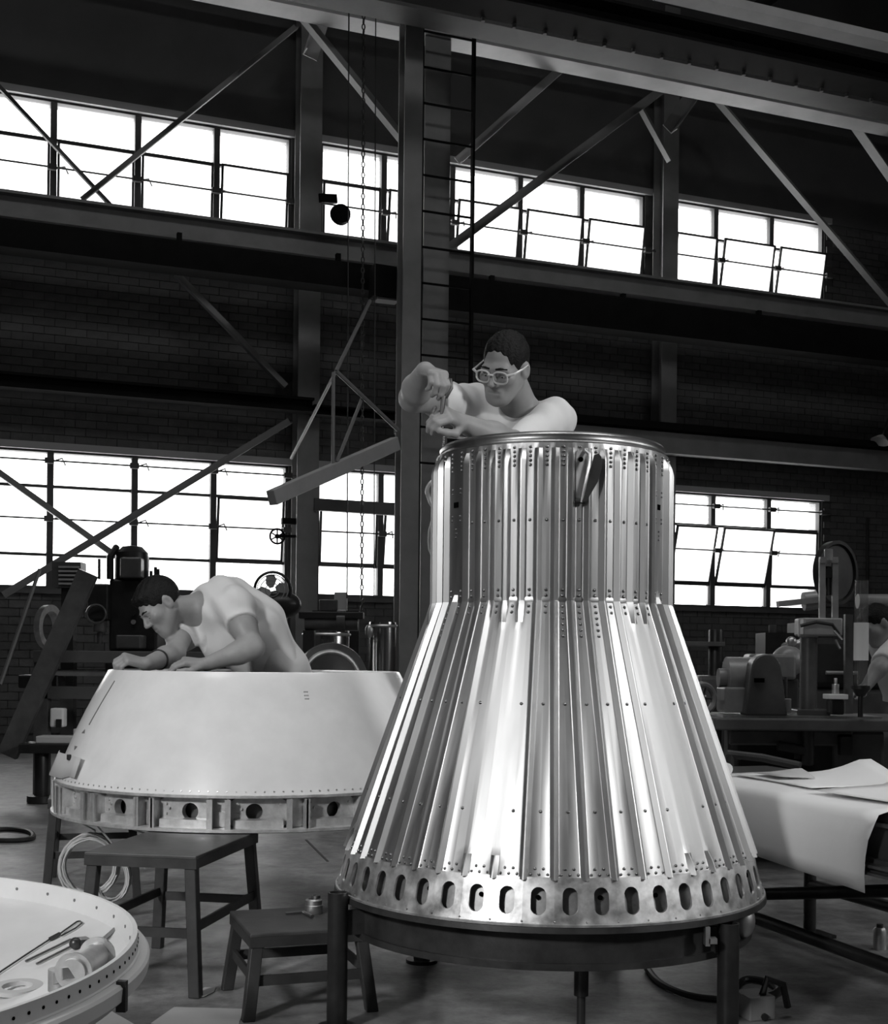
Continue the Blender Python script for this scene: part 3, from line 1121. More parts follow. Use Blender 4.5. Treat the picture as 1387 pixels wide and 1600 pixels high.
post(528, 1394, 3.62)
post(1138, 1442, 3.43)
for a in (1.15, 2.2):
    p = Vector((CAPX + 0.66 * math.cos(a), CAPY + 0.66 * math.sin(a), 0.36))
    dd = p.y
    u, v = p.x / dd, (HC - p.z) / dd
    post(CX + F * u - F * v * ROLL, CY + F * v + F * u * ROLL, dd)
m = MB()
m.cyl((CAPX + 0.06, CAPY - 0.42, 0.0), (CAPX + 0.06, CAPY - 0.42, 0.14), 0.012, n=12)
m.lathe([(0.001, 0), (0.045, 0.0), (0.04, 0.012), (0.012, 0.02)], 20, (CAPX + 0.06, CAPY - 0.42, 0))
m.bar((CAPX + 0.06, CAPY - 0.56, 0.255), (CAPX + 0.06, CAPY + 0.58, 0.255), 0.04, 0.012)
m.cyl((CAPX + 0.06, CAPY - 0.42, 0.14), (CAPX + 0.06, CAPY - 0.42, 0.25), 0.02, n=12)
m.build('levelling_screw', M['post'], st)
# cast clamp lug behind the right post and small angle clip beside it
m = MB()
pr = at(1162, 1438, 3.62)
m.sphere(pr, 0.045, 10, sc=(0.7, 0.7, 1.1))
m.box(pr + Vector((-0.03, 0.02, 0)), (0.08, 0.05, 0.05))
m.build('clamp_lug', M['alu_dull'], st)
m = MB()
pr = at(1104, 1462, 3.38)
m.box(pr, (0.012, 0.03, 0.05))
m.box(pr + Vector((0.014, 0.0, -0.012)), (0.022, 0.03, 0.014))
m.build('angle_clip', M['alu_dull'], st, smooth=0)

# ------------------------------------------------------------------ white conical shell
SX, SY = at(399, 1160, 5.25).x, 5.25
ZW0, ZW1, ZW2 = 0.436, 0.565, 0.992
RW0, RW1, RW2 = 0.800, 0.785, 0.588
sh = empty('white_shell', (SX, SY, ZW0), 'glossy white conical shell resting on low steel stools', 'shell')
prof = []
for i in range(9):
    t = i / 8
    prof.append((RW1 + (RW2 - RW1) * t + 0.012 * math.sin(PI * t), ZW1 + (ZW2 - ZW1) * t))
prof += [(RW2 - 0.004, ZW2 + 0.004), (RW2 - 0.02, ZW2 + 0.004), (RW2 - 0.02, ZW2 - 0.01)] + [(RW2 - 0.02 + (RW1 - 0.02 - RW2 + 0.02) * t, ZW2 + (ZW1 - ZW2) * t) for t in (0.1, 0.5, 1.0)] + [prof[0]]
m = MB()
m.lathe(prof, 160, (SX, SY, 0))
m.build('skin', M['white'], sh, smooth=40)
m = MB()
m.lathe([(RW2 - 0.019, ZW2 - 0.002), (RW2 - 0.12, ZW2 - 0.002), (RW2 - 0.12, ZW2 - 0.014), (RW2 - 0.019, ZW2 - 0.014)], 96, (SX, SY, 0))
m.build('top_flange', M['frame_alu'], sh)
for nm, r, z0, z1 in (('upper_ring', RW1 + 0.004, ZW1 - 0.010, ZW1 + 0.002), ('lower_ring', RW0 + 0.002, ZW0, ZW0 + 0.014)):
    m = MB()
    m.lathe([(r - 0.13, z1), (r - 0.004, z1), (r, z1 - 0.002), (r, z0 + 0.002), (r - 0.004, z0), (r - 0.13, z0)], 160, (SX, SY, 0))
    m.build(nm, M['frame_alu'], sh)
PHS = math.atan2(-SY, -SX)
NB = 18
BP = 2 * PI / NB
# bay k runs from rib pair to rib pair; narrow gap between the two ribs of a pair
web = MB()
web.box((0.765, 0, 0), (0.07, 0.007, ZW1 - ZW0 - 0.024))
web.box((0.797, 0, 0), (0.006, 0.02, ZW1 - ZW0 - 0.024))
web_me = web.mesh('rib', M['frame_alu'], 0)


def plate_mesh(aw, r, hole):
    # curved backing plate with a round lightening hole
    mb = MB()
    z0, z1 = -(ZW1 - ZW0 - 0.024) / 2, (ZW1 - ZW0 - 0.024) / 2
    np_ = 24
    inn, out = [], []
    for i in range(np_):
        t = 2 * PI * i / np_ + PI / np_
        c, s = math.cos(t), math.sin(t)
        q = 1 / max(abs(c), abs(s))
        out.append((c * q * aw / 2, s * q * z1))
        inn.append((hole[0] + hole[2] / r * c, hole[1] + hole[2] * s))
    P3 = lambda p, dr=0: Vector(((r + dr) * math.cos(p[0]), (r + dr) * math.sin(p[0]), p[1]))
    vs = [P3(p) for p in out] + [P3(p) for p in inn] + [P3(p, -0.03) for p in inn]
    fs = []
    for i in range(np_):
        j = (i + 1) % np_
        fs += [(i, j, np_ + j, np_ + i), (np_ + i, np_ + j, 2 * np_ + j, 2 * np_ + i)]
    mb.add(vs, fs)
    # folded foot strip under the hole and a few boss heads
    mb.lathe([(r + 0.001, z0), (r + 0.03, z0), (r + 0.028, z0 + 0.03), (r + 0.001, z0 + 0.034)], 10, (0, 0, 0), a0=-aw * 0.42, a1=aw * 0.42)
    for a, z in ((-aw * 0.36, 0.03), (-aw * 0.30, 0.015), (-aw * 0.36, -0.005), (aw * 0.38, 0.03)):
        p = P3((a, z))
        n_ = Vector((math.cos(a), math.sin(a), 0))
        mb.cyl(p, p + n_ * 0.006, 0.005, n=8)
    return mb


wide, narrow = BP * 0.77, BP * 0.23
pl_me = [plate_mesh(wide, 0.745, (0.02 * s_, 0.004, 0.030)).mesh('backing_plate', M['frame_alu'], 30) for s_ in (-1, 1.2)]
nm_ = MB()
nm_.lathe([(0.748, -0.05), (0.748, 0.05)], 4, (0, 0, 0), a0=-narrow / 2, a1=narrow / 2)
nm_.box((0.752, 0.0, -0.02), (0.012, 0.03, 0.05))
na_me = nm_.mesh('filler_plate', M['alu_dull'], 0)
zc = (ZW0 + ZW1) / 2 - ZW0
for k in range(NB):
    a = PHS + math.radians(1.0) + k * BP
    link_mesh('backing_plate', pl_me[k % 2], sh, (0, 0, zc), a)
    link_mesh('filler_plate', na_me, sh, (0, 0, zc), a + BP / 2)
    link_mesh('rib', web_me, sh, (0, 0, zc), a + wide / 2)
    link_mesh('rib', web_me, sh, (0, 0, zc), a - wide / 2)
m = MB()
m.lathe([(0.69, ZW0 + 0.012), (0.69, ZW1 - 0.012)], 64, (SX, SY, 0))
m.build('inner_drum', M['liner'], sh)
m = MB()
m.lathe([(0.001, ZW0 + 0.016), (0.688, ZW0 + 0.016), (0.688, ZW0 + 0.008), (0.001, ZW0 + 0.008)], 64, (SX, SY, 0))
m.build('bulkhead', M['liner'], sh)
rvw = MB()
for k in range(150):
    a = 2 * PI * k / 150
    for z, dr in ((ZW1 + 0.014, 0.0005),):
        r = RW1 + (RW2 - RW1) * (z - ZW1) / (ZW2 - ZW1) + 0.012 * math.sin(PI * (z - ZW1) / (ZW2 - ZW1)) + dr
        p = Vector((SX + r * math.cos(a), SY + r * math.sin(a), z))
        n_ = Vector((math.cos(a), math.sin(a), 0.4)).normalized()
        rvw.cyl(p - n_ * 0.001, p + n_ * 0.0015, 0.0032, n=6)
tag(rvw.build('rivets', M['alu_dull'], sh), kind='stuff')


def shell_pt(th, z, dr=0.0):
    t = (z - ZW1) / (ZW2 - ZW1)
    r = RW1 + (RW2 - RW1) * t + 0.012 * math.sin(PI * t) + dr
    a = PHS + math.radians(th)
    return Vector((SX + r * math.cos(a), SY + r * math.sin(a), z))


# scribed seam line, stencilled marks on the left flank
m = MB()
m.tube([shell_pt(-61 - 3 * i / 8, 0.955 - i * 0.021, 0.0005) for i in range(9)], 0.003, 5)
m.build('scribed_line', M['ink'], sh)
for th, z in ((-66, 0.755), (-67.5, 0.705)):
    m = MB()
    p = shell_pt(th, z, 0.001)
    a = PHS + math.radians(th)
    m.prism([(-0.018, 0), (0.0, 0.016 if z > 0.73 else -0.016), (0.018, 0)], 0.001, p, Vector((-math.sin(a), math.cos(a), 0)), Vector((math.cos(a) * -0.4, math.sin(a) * -0.4, 0.9)))
    m.build('arrow_mark', M['ink'], sh, smooth=0)
for i, z in enumerate((0.925, 0.912, 0.900)):
    m = MB()
    for j in range(3):
        m.box(shell_pt(16.2 + j * 0.55, z, 0.0008), (0.004, 0.001, 0.006), Matrix.Rotation(PHS + math.radians(16.5) + PI / 2, 3, 'Z'))
    tag(m.build('stencil_mark', mat('faint_ink', 0.42, 0.6), sh, smooth=0), kind='stuff')
# strip of card taped round the flank
m = MB()
prv = []
for i in range(7):
    th = -88 + i * 5.2
    prv.append((shell_pt(th, 0.585 + (0.012 if i > 4 else 0), 0.020 + 0.012 * math.sin(i)), shell_pt(th + 1.0, 0.672, 0.020 + 0.010 * math.sin(i + 1))))
vs = [p for q in prv for p in q]
fs = [(2 * i, 2 * i + 2, 2 * i + 3, 2 * i + 1) for i in range(6)]
m.add(vs, fs)
o = m.build('card_strip', M['card'], None, smooth=60)
sd = o.modifiers.new('solid', 'SOLIDIFY')
sd.thickness = 0.0015
tag(o, 'curled pale card strip taped to the left edge of the white shell', 'card')
m = MB()
p = shell_pt(-66, 0.665, 0.016)
m.box(p, (0.026, 0.012, 0.022), Matrix.Rotation(PHS + math.radians(-66) + PI / 2, 3, 'Z'))
tag(m.build('binder_clip', M['wire_d'], smooth=0, bevel=0.003), 'small black clip on the card strip', 'clip')


# ------------------------------------------------------------------ stools
def make_stool(name, w, d, h, label, group, splay=0.03):
    r = empty(name, (0, 0, 0), label, 'stool', group)
    t = 0.036
    m = MB()
    m.box((0, 0, h - 0.006), (w, d, 0.012))
    m.build('seat', M['stool_top'], r, smooth=0, bevel=0.003)
    for sx, sy in ((0, -1), (0, 1), (-1, 0), (1, 0)):
        m = MB()
        if sx == 0:
            m.box((0, sy * (d / 2 - 0.004), h - 0.026), (w, 0.008, 0.03))
        else:
            m.box((sx * (w / 2 - 0.004), 0, h - 0.026), (0.008, d - 0.016, 0.03))
        m.build('apron', M['stool'], r, smooth=0)
    for sx in (-1, 1):
        for sy in (-1, 1):
            m = MB()
            a = Vector((sx * (w / 2 - t * 0.7), sy * (d / 2 - t * 0.7), h - 0.012))
            b = Vector((a.x + sx * splay, a.y + sy * splay, 0.0))
            m.add([a + Vector((x * t / 2, y * t / 2, 0)) for x, y in ((-1, -1), (1, -1), (1, 1), (-1, 1))] +
                  [b + Vector((x * t / 2, y * t / 2, 0)) for x, y in ((-1, -1), (1, -1), (1, 1), (-1, 1))],
                  [(0, 1, 2, 3), (7, 6, 5, 4), (0, 4, 5, 1), (1, 5, 6, 2), (2, 6, 7, 3), (3, 7, 4, 0)])
            m.build('leg', M['stool'], r, smooth=0, bevel=0.003)
    zr = h * 0.48
    f = splay * (1 - zr / h)
    for sx in (-1, 1):
        m = MB()
        x = sx * (w / 2 - t * 0.7 + f)
        m.bar((x, -d / 2 + t * 0.5 - f, zr), (x, d / 2 - t * 0.5 + f, zr), 0.01, 0.03)
        m.build('stretcher', M['stool'], r, smooth=0)
    for sy in (-1, 1):
        m = MB()
        y = sy * (d / 2 - t * 0.7 + f)
        m.bar((-w / 2 + t * 0.5 - f, y, zr * 0.92), (w / 2 - t * 0.5 + f, y, zr * 0.92), 0.01, 0.03)
        m.build('stretcher', M['stool'], r, smooth=0)
    return r


GST = 'low dark steel stools'
s1 = make_stool('steel_stool', 0.37, 0.60, 0.434, 'dark steel stool under the front of the white shell', GST)
fl_, fr_ = atz(129, 1331, 0.434), atz(309, 1338, 0.434)
rot1 = math.atan2((fr_ - fl_).y, (fr_ - fl_).x)
R1 = Matrix.Rotation(rot1, 3, 'Z')
c1 = (fl_ + fr_) / 2 + R1 @ Vector((0, 0.30, 0))
s1.location = (c1.x, c1.y, 0)
s1.rotation_euler.z = rot1
s3 = copy_tree(s1)
s3['label'] = 'dark steel stool under the far left edge of the white shell'
p3 = atz(78, 1242, 0.434)
R3 = Matrix.Rotation(0.25, 3, 'Z')
q3 = p3 + R3 @ Vector((0.185, 0.12, 0))
s3.location = (q3.x, q3.y, 0)
s3.rotation_euler.z = 0.25
s5 = copy_tree(s1)
s5['label'] = 'dark steel stool behind the capsule under the bespectacled man'
s5.location = (0.30, 4.95, 0)
s5.rotation_euler.z = PI / 2
s2 = make_stool('steel_stool', 0.36, 0.36, 0.249, 'lowest dark steel stool in front, with metal fittings on its seat', GST)
nl, ll = atz(400, 1468, 0.29), atz(350, 1411, 0.29)
d2 = (nl - ll)
rot2 = math.atan2(-d2.y, -d2.x) - PI / 2
R2 = Matrix.Rotation(rot2, 3, 'Z')
c2 = Vector((-0.44, 3.93, 0))
rot2 = 0.33
s2.location = (c2.x, c2.y, 0)
s2.rotation_euler.z = rot2
# fittings on the low stool
p = atz(490, 1427, 0.249)
cn = empty('threaded_coupling', p, 'short knurled metal coupling standing on the low stool', 'fitting')
m = MB()
m.lathe([(0.001, 0), (0.027, 0), (0.0285, 0.004), (0.0285, 0.026), (0.0265, 0.028), (0.0265, 0.042), (0.022, 0.046), (0.018, 0.046), (0.018, 0.02), (0.001, 0.02)], 32, p)
m.build('body', M['alu_dull'], cn)
m = MB()
m.lathe([(0.013, 0.02), (0.014, 0.02), (0.014, 0.056), (0.009, 0.056), (0.009, 0.03)], 24, p + Vector((0.006, 0.003, 0)))
m.build('spigot', M['tool'], cn)
m = MB()
q = lambda x, y: atz(x, y, 0.255)
m.tube([q(446, 1427), q(468, 1425), q(474, 1425), q(488, 1432)], [0.004, 0.004, 0.005, 0.006], 8)
tag(m.build('bent_key', M['tool']), 'small bent steel key lying beside the coupling on the low stool', 'tool')

# ------------------------------------------------------------------ heat shield dish, lower left
DX, DY, DZ, DR = -1.335, 2.15, 0.55, 0.805
dish = empty('heat_shield_dish', (DX, DY, DZ - 0.2), 'big pale shallow dish with riveted rim, cut by the left edge', 'dish')
m = MB()
inn = [(0.001, DZ - 0.155), (0.25, DZ - 0.148), (0.5, DZ - 0.110), (0.68, DZ - 0.068), (DR - 0.034, DZ - 0.046), (DR - 0.020, DZ - 0.040), (DR - 0.010, DZ)]
out = [(DR - 0.002, DZ), (DR, DZ - 0.028), (DR + 0.003, DZ - 0.030)]
m.lathe(inn + out + [(DR + 0.003, DZ - 0.034), (0.7, DZ - 0.085), (0.5, DZ - 0.135), (0.25, DZ - 0.17), (0.001, DZ - 0.18)], 160, (DX, DY, 0))
m.build('bowl', M['whitedish'], dish, smooth=30)
m = MB()
m.lathe([(DR, DZ - 0.031), (DR + 0.016, DZ - 0.033), (DR + 0.020, DZ - 0.038), (DR + 0.018, DZ - 0.060), (DR - 0.01, DZ - 0.085), (DR - 0.06, DZ - 0.1)], 160, (DX, DY, 0))
m.build('outer_band', M['whitedish'], dish, smooth=40)
m = MB()
aj = math.atan2(*(reversed(((atz(142, 1548, DZ - 0.045) - Vector((DX, DY, 0))).x, (atz(142, 1548, DZ - 0.045) - Vector((DX, DY, 0))).y))))
m.box(Vector((DX + (DR + 0.016) * math.cos(aj), DY + (DR + 0.016) * math.sin(aj), DZ - 0.052)), (0.016, 0.012, 0.05), Matrix.Rotation(aj, 3, 'Z'))
m.build('band_clamp', M['tool_dark'], dish, smooth=0)
m = MB()
for k in range(160):
    a = 2 * PI * k / 160
    n_ = Vector((math.cos(a), math.sin(a), 0))
    p = Vector((DX, DY, DZ - 0.015)) + n_ * (DR - 0.001)
    m.cyl(p - n_ * 0.002, p + n_ * 0.0012, 0.0028, n=6)
tag(m.build('rivet_holes', M['hole'], dish), kind='stuff')
m = MB()
for k in range(48):
    a = 2 * PI * k / 48
    n_ = Vector((math.cos(a), math.sin(a), 0))
    p = Vector((DX, DY, DZ - 0.018)) + n_ * (DR - 0.0145)
    m.cyl(p, p - n_ * 0.002, 0.0035, n=6)
    p = Vector((DX, DY, DZ - 0.060)) + n_ * 0.725
    m.lathe([(0.001, 0), (0.005, 0), (0.006, -0.004)], 6, p)
tag(m.build('bolt_holes', M['ink'], dish), kind='stuff')
sup = empty('dish_trestle', (DX, DY, 0), 'dark drum trestle carrying the pale dish, out of frame', 'trestle')
m = MB()
m.lathe([(0.28, 0), (0.28, 0.365), (0.26, 0.37), (0.001, 0.37)], 32, (DX, DY, 0))
m.build('drum', M['stool'], sup)


def dish_z(p, up=0.0):
    r = math.hypot(p.x - DX, p.y - DY)
    rs, zs = [q[0] for q in inn], [q[1] for q in inn]
    return float(np.interp(r, rs, zs)) + up


def on_dish(x, y, up=0.004):
    z = DZ - 0.1
    for _ in range(8):
        p = atz(x, y, z)
        z = dish_z(p, up)
    return atz(x, y, z)


m = MB()
m.tube([on_dish(-5, 1522), on_dish(40, 1492), on_dish(80, 1466), on_dish(92, 1460), on_dish(120, 1440), on_dish(125, 1439), on_dish(128, 1442), on_dish(118, 1450), on_dish(96, 1462)], 0.0018, 6)
m.tube([on_dish(78, 1467, 0.006), on_dish(93, 1459, 0.006)], 0.004, 8)
tag(m.build('bent_wire', M['tool_dark']), 'long hooked wire lying in the pale dish, nearest its back', 'wire')
m = MB()
m.tube([on_dish(40, 1502), on_dish(110, 1468), on_dish(122, 1470), on_dish(112, 1478), on_dish(57, 1506)], 0.0024, 6)
tag(m.build('spring_pin', M['tool']), 'hairpin shaped rod lying in the pale dish', 'rod')
m = MB()
m.tube([on_dish(150, 1478, 0.008), on_dish(186, 1446, 0.008)], 0.0042, 10)
tag(m.build('steel_rod', M['tool']), 'short bright steel rod beside the discs in the dish', 'rod')
a_, b_2 = on_dish(112, 1520, 0.040), on_dish(152, 1492, 0.040)
sp = empty('flanged_spool', a_ - Vector((0, 0, 0.03)), 'metal fitting with two round flanges and a clevis in the dish', 'fitting')
ax = (b_2 - a_).normalized()
m = MB()
m.cyl(a_, b_2, 0.022, n=24)
m.build('barrel', M['alu_dull'], sp)
for p in (a_ + ax * 0.01, b_2):
    m = MB()
    m.cyl(p - ax * 0.003, p + ax * 0.003, 0.031, n=28)
    m.build('flange', M['alu_dull'], sp)
m = MB()
c_ = on_dish(94, 1530, 0.02)
m.cyl(c_ + Vector((0, 0, -0.018)), c_ + Vector((0, 0, 0.018)), 0.02, n=16)
m.bar(c_, a_, 0.028, 0.018)
m.build('clevis', M['alu_dull'], sp, smooth=30)
m = MB()
c_ = on_dish(118, 1474, 0.012)
m.sphere(c_, 0.012, 8)
m.box(c_ + Vector((0.012, 0.01, 0.002)), (0.02, 0.03, 0.012), Matrix.Rotation(0.6, 3, 'Z'))
tag(m.build('wing_nut', M['tool_dark']), 'small dark nut at the bend of the hairpin rod', 'nut')
m = MB()
p = on_dish(27, 1547, 0.002)
tilt = Matrix.Rotation(0.05, 3, 'X')
m.lathe([(0.026, 0), (0.043, 0), (0.043, 0.008), (0.026, 0.008), (0.026, 0)], 36, p, tilt)
tag(m.build('tape_roll', M['card']), 'flat roll of tape lying in the pale dish near its front edge', 'tape')

# ------------------------------------------------------------------ drawing table, right
TZ = 0.62
ta, tb = atz(1150, 1229, TZ), atz(1387, 1271, TZ)
tdir = (tb - ta).normalized()                       # runs towards the camera, to the right
tn = Vector((-tdir.y, tdir.x, 0))                   # to the far right side
if tn.x < 0:
    tn = -tn
TA = ta - tdir * 0.75
TB = ta + tdir * 1.9
TW = 0.62
tbl = empty('drawing_table', (TA + TB) / 2 + tn * TW / 2 - Vector((0, 0, TZ)), 'long dark pipe-legged table at the right, covered with drawings', 'table')
m = MB()
m.bar(TA + tn * TW / 2 - Vector((0, 0, 0.015)), TB + tn * TW / 2 - Vector((0, 0, 0.015)), TW, 0.03)
m.build('table_top', M['machine_d'], tbl, smooth=0, bevel=0.004)
for off in (0.02, TW - 0.02):
    m = MB()
    m.ibeam(TA + tn * off - Vector((0, 0, 0.09)), TB + tn * off - Vector((0, 0, 0.09)), 0.06, 0.12, 0.012, 0.012)
    m.build('edge_beam', M['machine'], tbl, smooth=0)
m = MB()
m.ibeam(TA - tn * 0.02 - Vector((0, 0, 0.165)), TB - tn * 0.02 - Vector((0, 0, 0.165)), 0.05, 0.03, 0.008, 0.012)
m.build('lower_rail', M['machine'], tbl, smooth=0)
LT = [TA + tdir * 0.42, TA + tdir * 1.75, TB - tdir * 0.1]
for p in LT:
    for off in (0.12, TW - 0.08):
        q = p + tn * off
        m = MB()
        m.cyl((q.x, q.y, 0.012), (q.x, q.y, TZ - 0.15), 0.024, n=14)
        lg = m.build('leg', M['post'], tbl)
        m = MB()
        m.box((q.x, q.y, 0.006), (0.15, 0.13, 0.012), Matrix.Rotation(ANG, 3, 'Z'))
        m.build('foot_plate', M['post'], lg, smooth=0)
braces = [(LT[0] + tn * 0.12 + Vector((0, 0, 0.18 - TZ)), LT[1] + tn * (TW - 0.08) + Vector((0, 0, 0.42 - TZ))),
          (LT[0] + tn * 0.12 + Vector((0, 0, 0.15 - TZ)), LT[2] + tn * 0.12 + Vector((0, 0, 0.13 - TZ))),
          (LT[1] + tn * 0.12 + Vector((0, 0, 0.2 - TZ)), LT[1] + tn * (TW - 0.08) + Vector((0, 0, 0.2 - TZ))),
          (LT[0] + tn * (TW - 0.08) + Vector((0, 0, 0.45 - TZ)), LT[1] + tn * (TW - 0.08) + Vector((0, 0, 0.2 - TZ))),
          (LT[0] + tn * (TW - 0.08) + Vector((0, 0, 0.2 - TZ)), LT[2] + tn * (TW - 0.08) + Vector((0, 0, 0.2 - TZ))),
          (LT[1] + tn * (TW - 0.08) + Vector((0, 0, 0.2 - TZ)), LT[2] + tn * (TW - 0.08) + Vector((0, 0, 0.42 - TZ)))]
for a, b in braces:
    m = MB()
    m.cyl(a, b, 0.022, n=12)
    m.build('brace_pipe', M['post'], tbl)


def sheet(name, grid, label, mm='paper', cat='paper', thick=0.0012):
    n, k = len(grid), len(grid[0])
    mb = MB()
    mb.add([p for r in grid for p in r], [(i * k + j, i * k + j + 1, (i + 1) * k + j + 1, (i + 1) * k + j) for i in range(n - 1) for j in range(k - 1)])
    o = mb.build(name, M[mm], None, smooth=60)
    s_ = o.modifiers.new('solid', 'SOLIDIFY')
    s_.thickness = thick
    s_.offset = 1
    return tag(o, label, cat)


def tp(u, v, z=0.0):      # along the table, across the table, above it
    return ta + tdir * u + tn * v + Vector((0, 0, z))


# big sheet lying on the table and hanging over its front edge
grid = []
for i in range(15):
    u = -0.42 + i * (0.80 + 0.42) / 14
    row = []
    drop = 0.155 + 0.055 * max(0.0, (u + 0.2)) / 1.0
    for (v, z, sh_) in ((0.52, 0.004, 0), (0.35, 0.005, 0), (0.15, 0.004, 0), (0.0, 0.004, 0.0), (-0.040, -0.004, 0.005), (-0.055, -0.022, 0.01)):
        row.append(tp(u + sh_, v, z + 0.003 * math.sin(u * 9 + v * 11)))
    for j in range(1, 5):
        t = j / 4
        row.append(tp(u - 0.05 * t * max(0, u), -0.058 - 0.012 * math.sin(t * 3) - 0.01 * math.sin(u * 6) * t, -0.022 - drop * t))
    grid.append(row)
sheet('drawing_sheet', grid, 'large white drawing sheet hanging over the front edge of the table')
# loose sheets lying on top, corners lifted
for k, (u0, u1, v0, v1, a, lab) in enumerate(((-0.30, 0.25, 0.16, 0.56, 0.15, 'loose drawing sheet with a lifted back corner on the table'),
                                             (0.30, 0.85, 0.10, 0.56, -0.1, 'loose drawing sheet nearest the right edge with a curled peak'))):
    grid = []
    for i in range(9):
        row = []
        for j in range(9):
            fu, fv = i / 8, j / 8
            u, v = u0 + (u1 - u0) * fu, v0 + (v1 - v0) * fv
            z = 0.013 + k * 0.003 + 0.004 * math.sin(fu * 7 + k) * math.sin(fv * 5)
            z += 0.20 * max(0, fv - 0.6) * max(0, 1 - abs(fu - (0.45 if k == 0 else 0.12)) * 2.2) + (0.05 * max(0, 0.25 - fu) * fv if k else 0)
            row.append(tp(u + a * (fv - 0.5) * 0.3, v - a * (fu - 0.5) * 0.2, z))
        grid.append(row)
    sheet('loose_sheet', grid, lab)
m = MB()
m.tube([tp(-0.62, 0.28, 0.035), tp(-0.40, 0.16, 0.04), tp(-0.22, 0.10, 0.04)], 0.022, 12)
tag(m.build('rolled_drawing', M['paper']), 'crumpled rolled drawing at the back of the table beside the capsule', 'paper roll')
grid = [[tp(-0.2 + i * 0.04, 0.2 + j * 0.05, 0.026 + 0.02 * math.sin(i * 0.9) * (j / 3)) for j in range(4)] for i in range(5)]
sheet('folded_paper', grid, 'grey shaded folded paper tip on the drawings', 'card')

# ------------------------------------------------------------------ bench drill and belt grinder, right background
DB = 6.6
bz = at(1240, 1120, DB).z
bz0 = bz
mb_ = empty('machine_bench', at(1250, 1200, DB) * Vector((1, 1, 0)) if False else Vector((at(1250, 1120, DB).x, DB, 0)), 'heavy dark machine bench behind the drawing table', 'bench')
m = MB()
x0, x1 = at(1100, 1120, DB).x, at(1440, 1120, DB).x
m.box(((x0 + x1) / 2, DB + 0.15, bz - 0.03), (x1 - x0, 0.8, 0.06))
m.build('bench_top', M['bench'], mb_, smooth=0, bevel=0.008)
m = MB()
m.box((at(1328, 1150, DB).x, DB + 0.15, bz / 2 - 0.03), (0.26, 0.6, bz - 0.06))
m.build('pedestal', M['machine'], mb_, smooth=0, bevel=0.02)
m = MB()
m.box((at(1225, 1150, DB).x, DB + 0.40, bz / 2 - 0.03), (0.42, 0.1, bz - 0.06))
m.build('back_panel', M['machine_d'], mb_, smooth=0)
m = MB()
m.box((at(1225, 1150, DB).x, DB - 0.12, bz - 0.10), (0.62, 0.06, 0.08))
m.build('apron', M['machine'], mb_, smooth=0, bevel=0.01)
m = MB()
m.box((at(1240, 1117, DB).x, DB + 0.02, bz + 0.006), (0.80, 0.36, 0.012))
m.build('worn_plate', M['alu_dull'], mb_, smooth=0)
m = MB()
m.lathe([(0.001, 0), (0.07, 0), (0.07, 0.02), (0.03, 0.03), (0.03, 0.10), (0.05, 0.12), (0.05, 0.2), (0.001, 0.2)], 18, at(1250, 1195, DB - 0.1))
m.build('gear_case', M['machine_d'], mb_)
for px in (1120, 1150):
    m = MB()
    xx = at(px, 1120, DB).x
    m.cyl((xx, DB + 0.05, 0), (xx, DB + 0.05, bz - 0.06), 0.035, n=12)
    m.build('leg', M['machine'], mb_)
m = MB()
m.cyl(at(1215, 1165, DB - 0.2), at(1265, 1175, DB - 0.2), 0.025, n=12)
m.cyl(at(1262, 1140, DB - 0.2), at(1262, 1195, DB - 0.2), 0.03, n=12)
m.build('vise_screw', M['machine_d'], mb_)
m = MB()
m.box(at(1320, 1165, DB - 0.18), (0.06, 0.05, 0.09))
m.build('switch_box', M['machine_d'], mb_)

bz = bz0 + 0.012
gr = empty('belt_grinder', Vector((at(1175, 1115, DB).x, DB, bz)), 'bench grinder with a tapered belt guard and round motor', 'grinder')
m = MB()
pts = []
for k in range(13):
    a = PI * k / 12
    pts.append((0.075 * math.cos(a) + 0.0, 0.235 + 0.075 * math.sin(a)))
poly = [(0.108, 0.0)] + pts + [(-0.105, 0.0)]
m.prism(poly, 0.12, Vector((at(1183, 1115, DB).x, DB - 0.12, bz)), Vector((1, 0, 0)), Vector((0, 0, 1)))
m.build('belt_guard', M['machine'], gr, smooth=40, bevel=0.008)
m = MB()
c = at(1162, 1060, DB)
m.cyl(c + Vector((-0.08, 0.06, 0.0)), c + Vector((0.1, 0.06, 0.0)), 0.11, n=28)
m.cyl(c + Vector((-0.12, 0.06, 0.0)), c + Vector((-0.08, 0.06, 0.0)), 0.05, n=20)
m.build('motor', M['machine_l'], gr, smooth=40)
m = MB()
m.box(at(1142, 1093, DB), (0.11, 0.2, 0.13))
m.build('pedestal', M['machine_l'], gr, smooth=0, bevel=0.01)
m = MB()
m.box(at(1186, 1063, DB - 0.19), (0.05, 0.012, 0.022))
m.build('name_plate', M['hole'], gr, smooth=0)
m = MB()
c = at(1098, 1091, DB - 0.1)
m.torus(c, 0.07, 0.016, (0.5, -1, 0.1), 28, 8)
hwl = empty('hand_wheel', c, 'spoked hand wheel peeping out beside the capsule flank', 'wheel')
m.build('rim', M['machine_l'], hwl)
m = MB()
for k in range(5):
    q = rotto((0.5, -1, 0.1)) @ Vector((0.07 * math.cos(k * 2 * PI / 5), 0.07 * math.sin(k * 2 * PI / 5), 0))
    m.tube([c, c + q], 0.007, 6)
m.build('spokes', M['machine'], hwl)
m = MB()
m.tube([c, Vector((c.x + 0.05, c.y + 0.2, c.z)), Vector((c.x + 0.05, c.y + 0.2, bz))], 0.012, 8)
m.build('shaft', M['machine'], hwl)

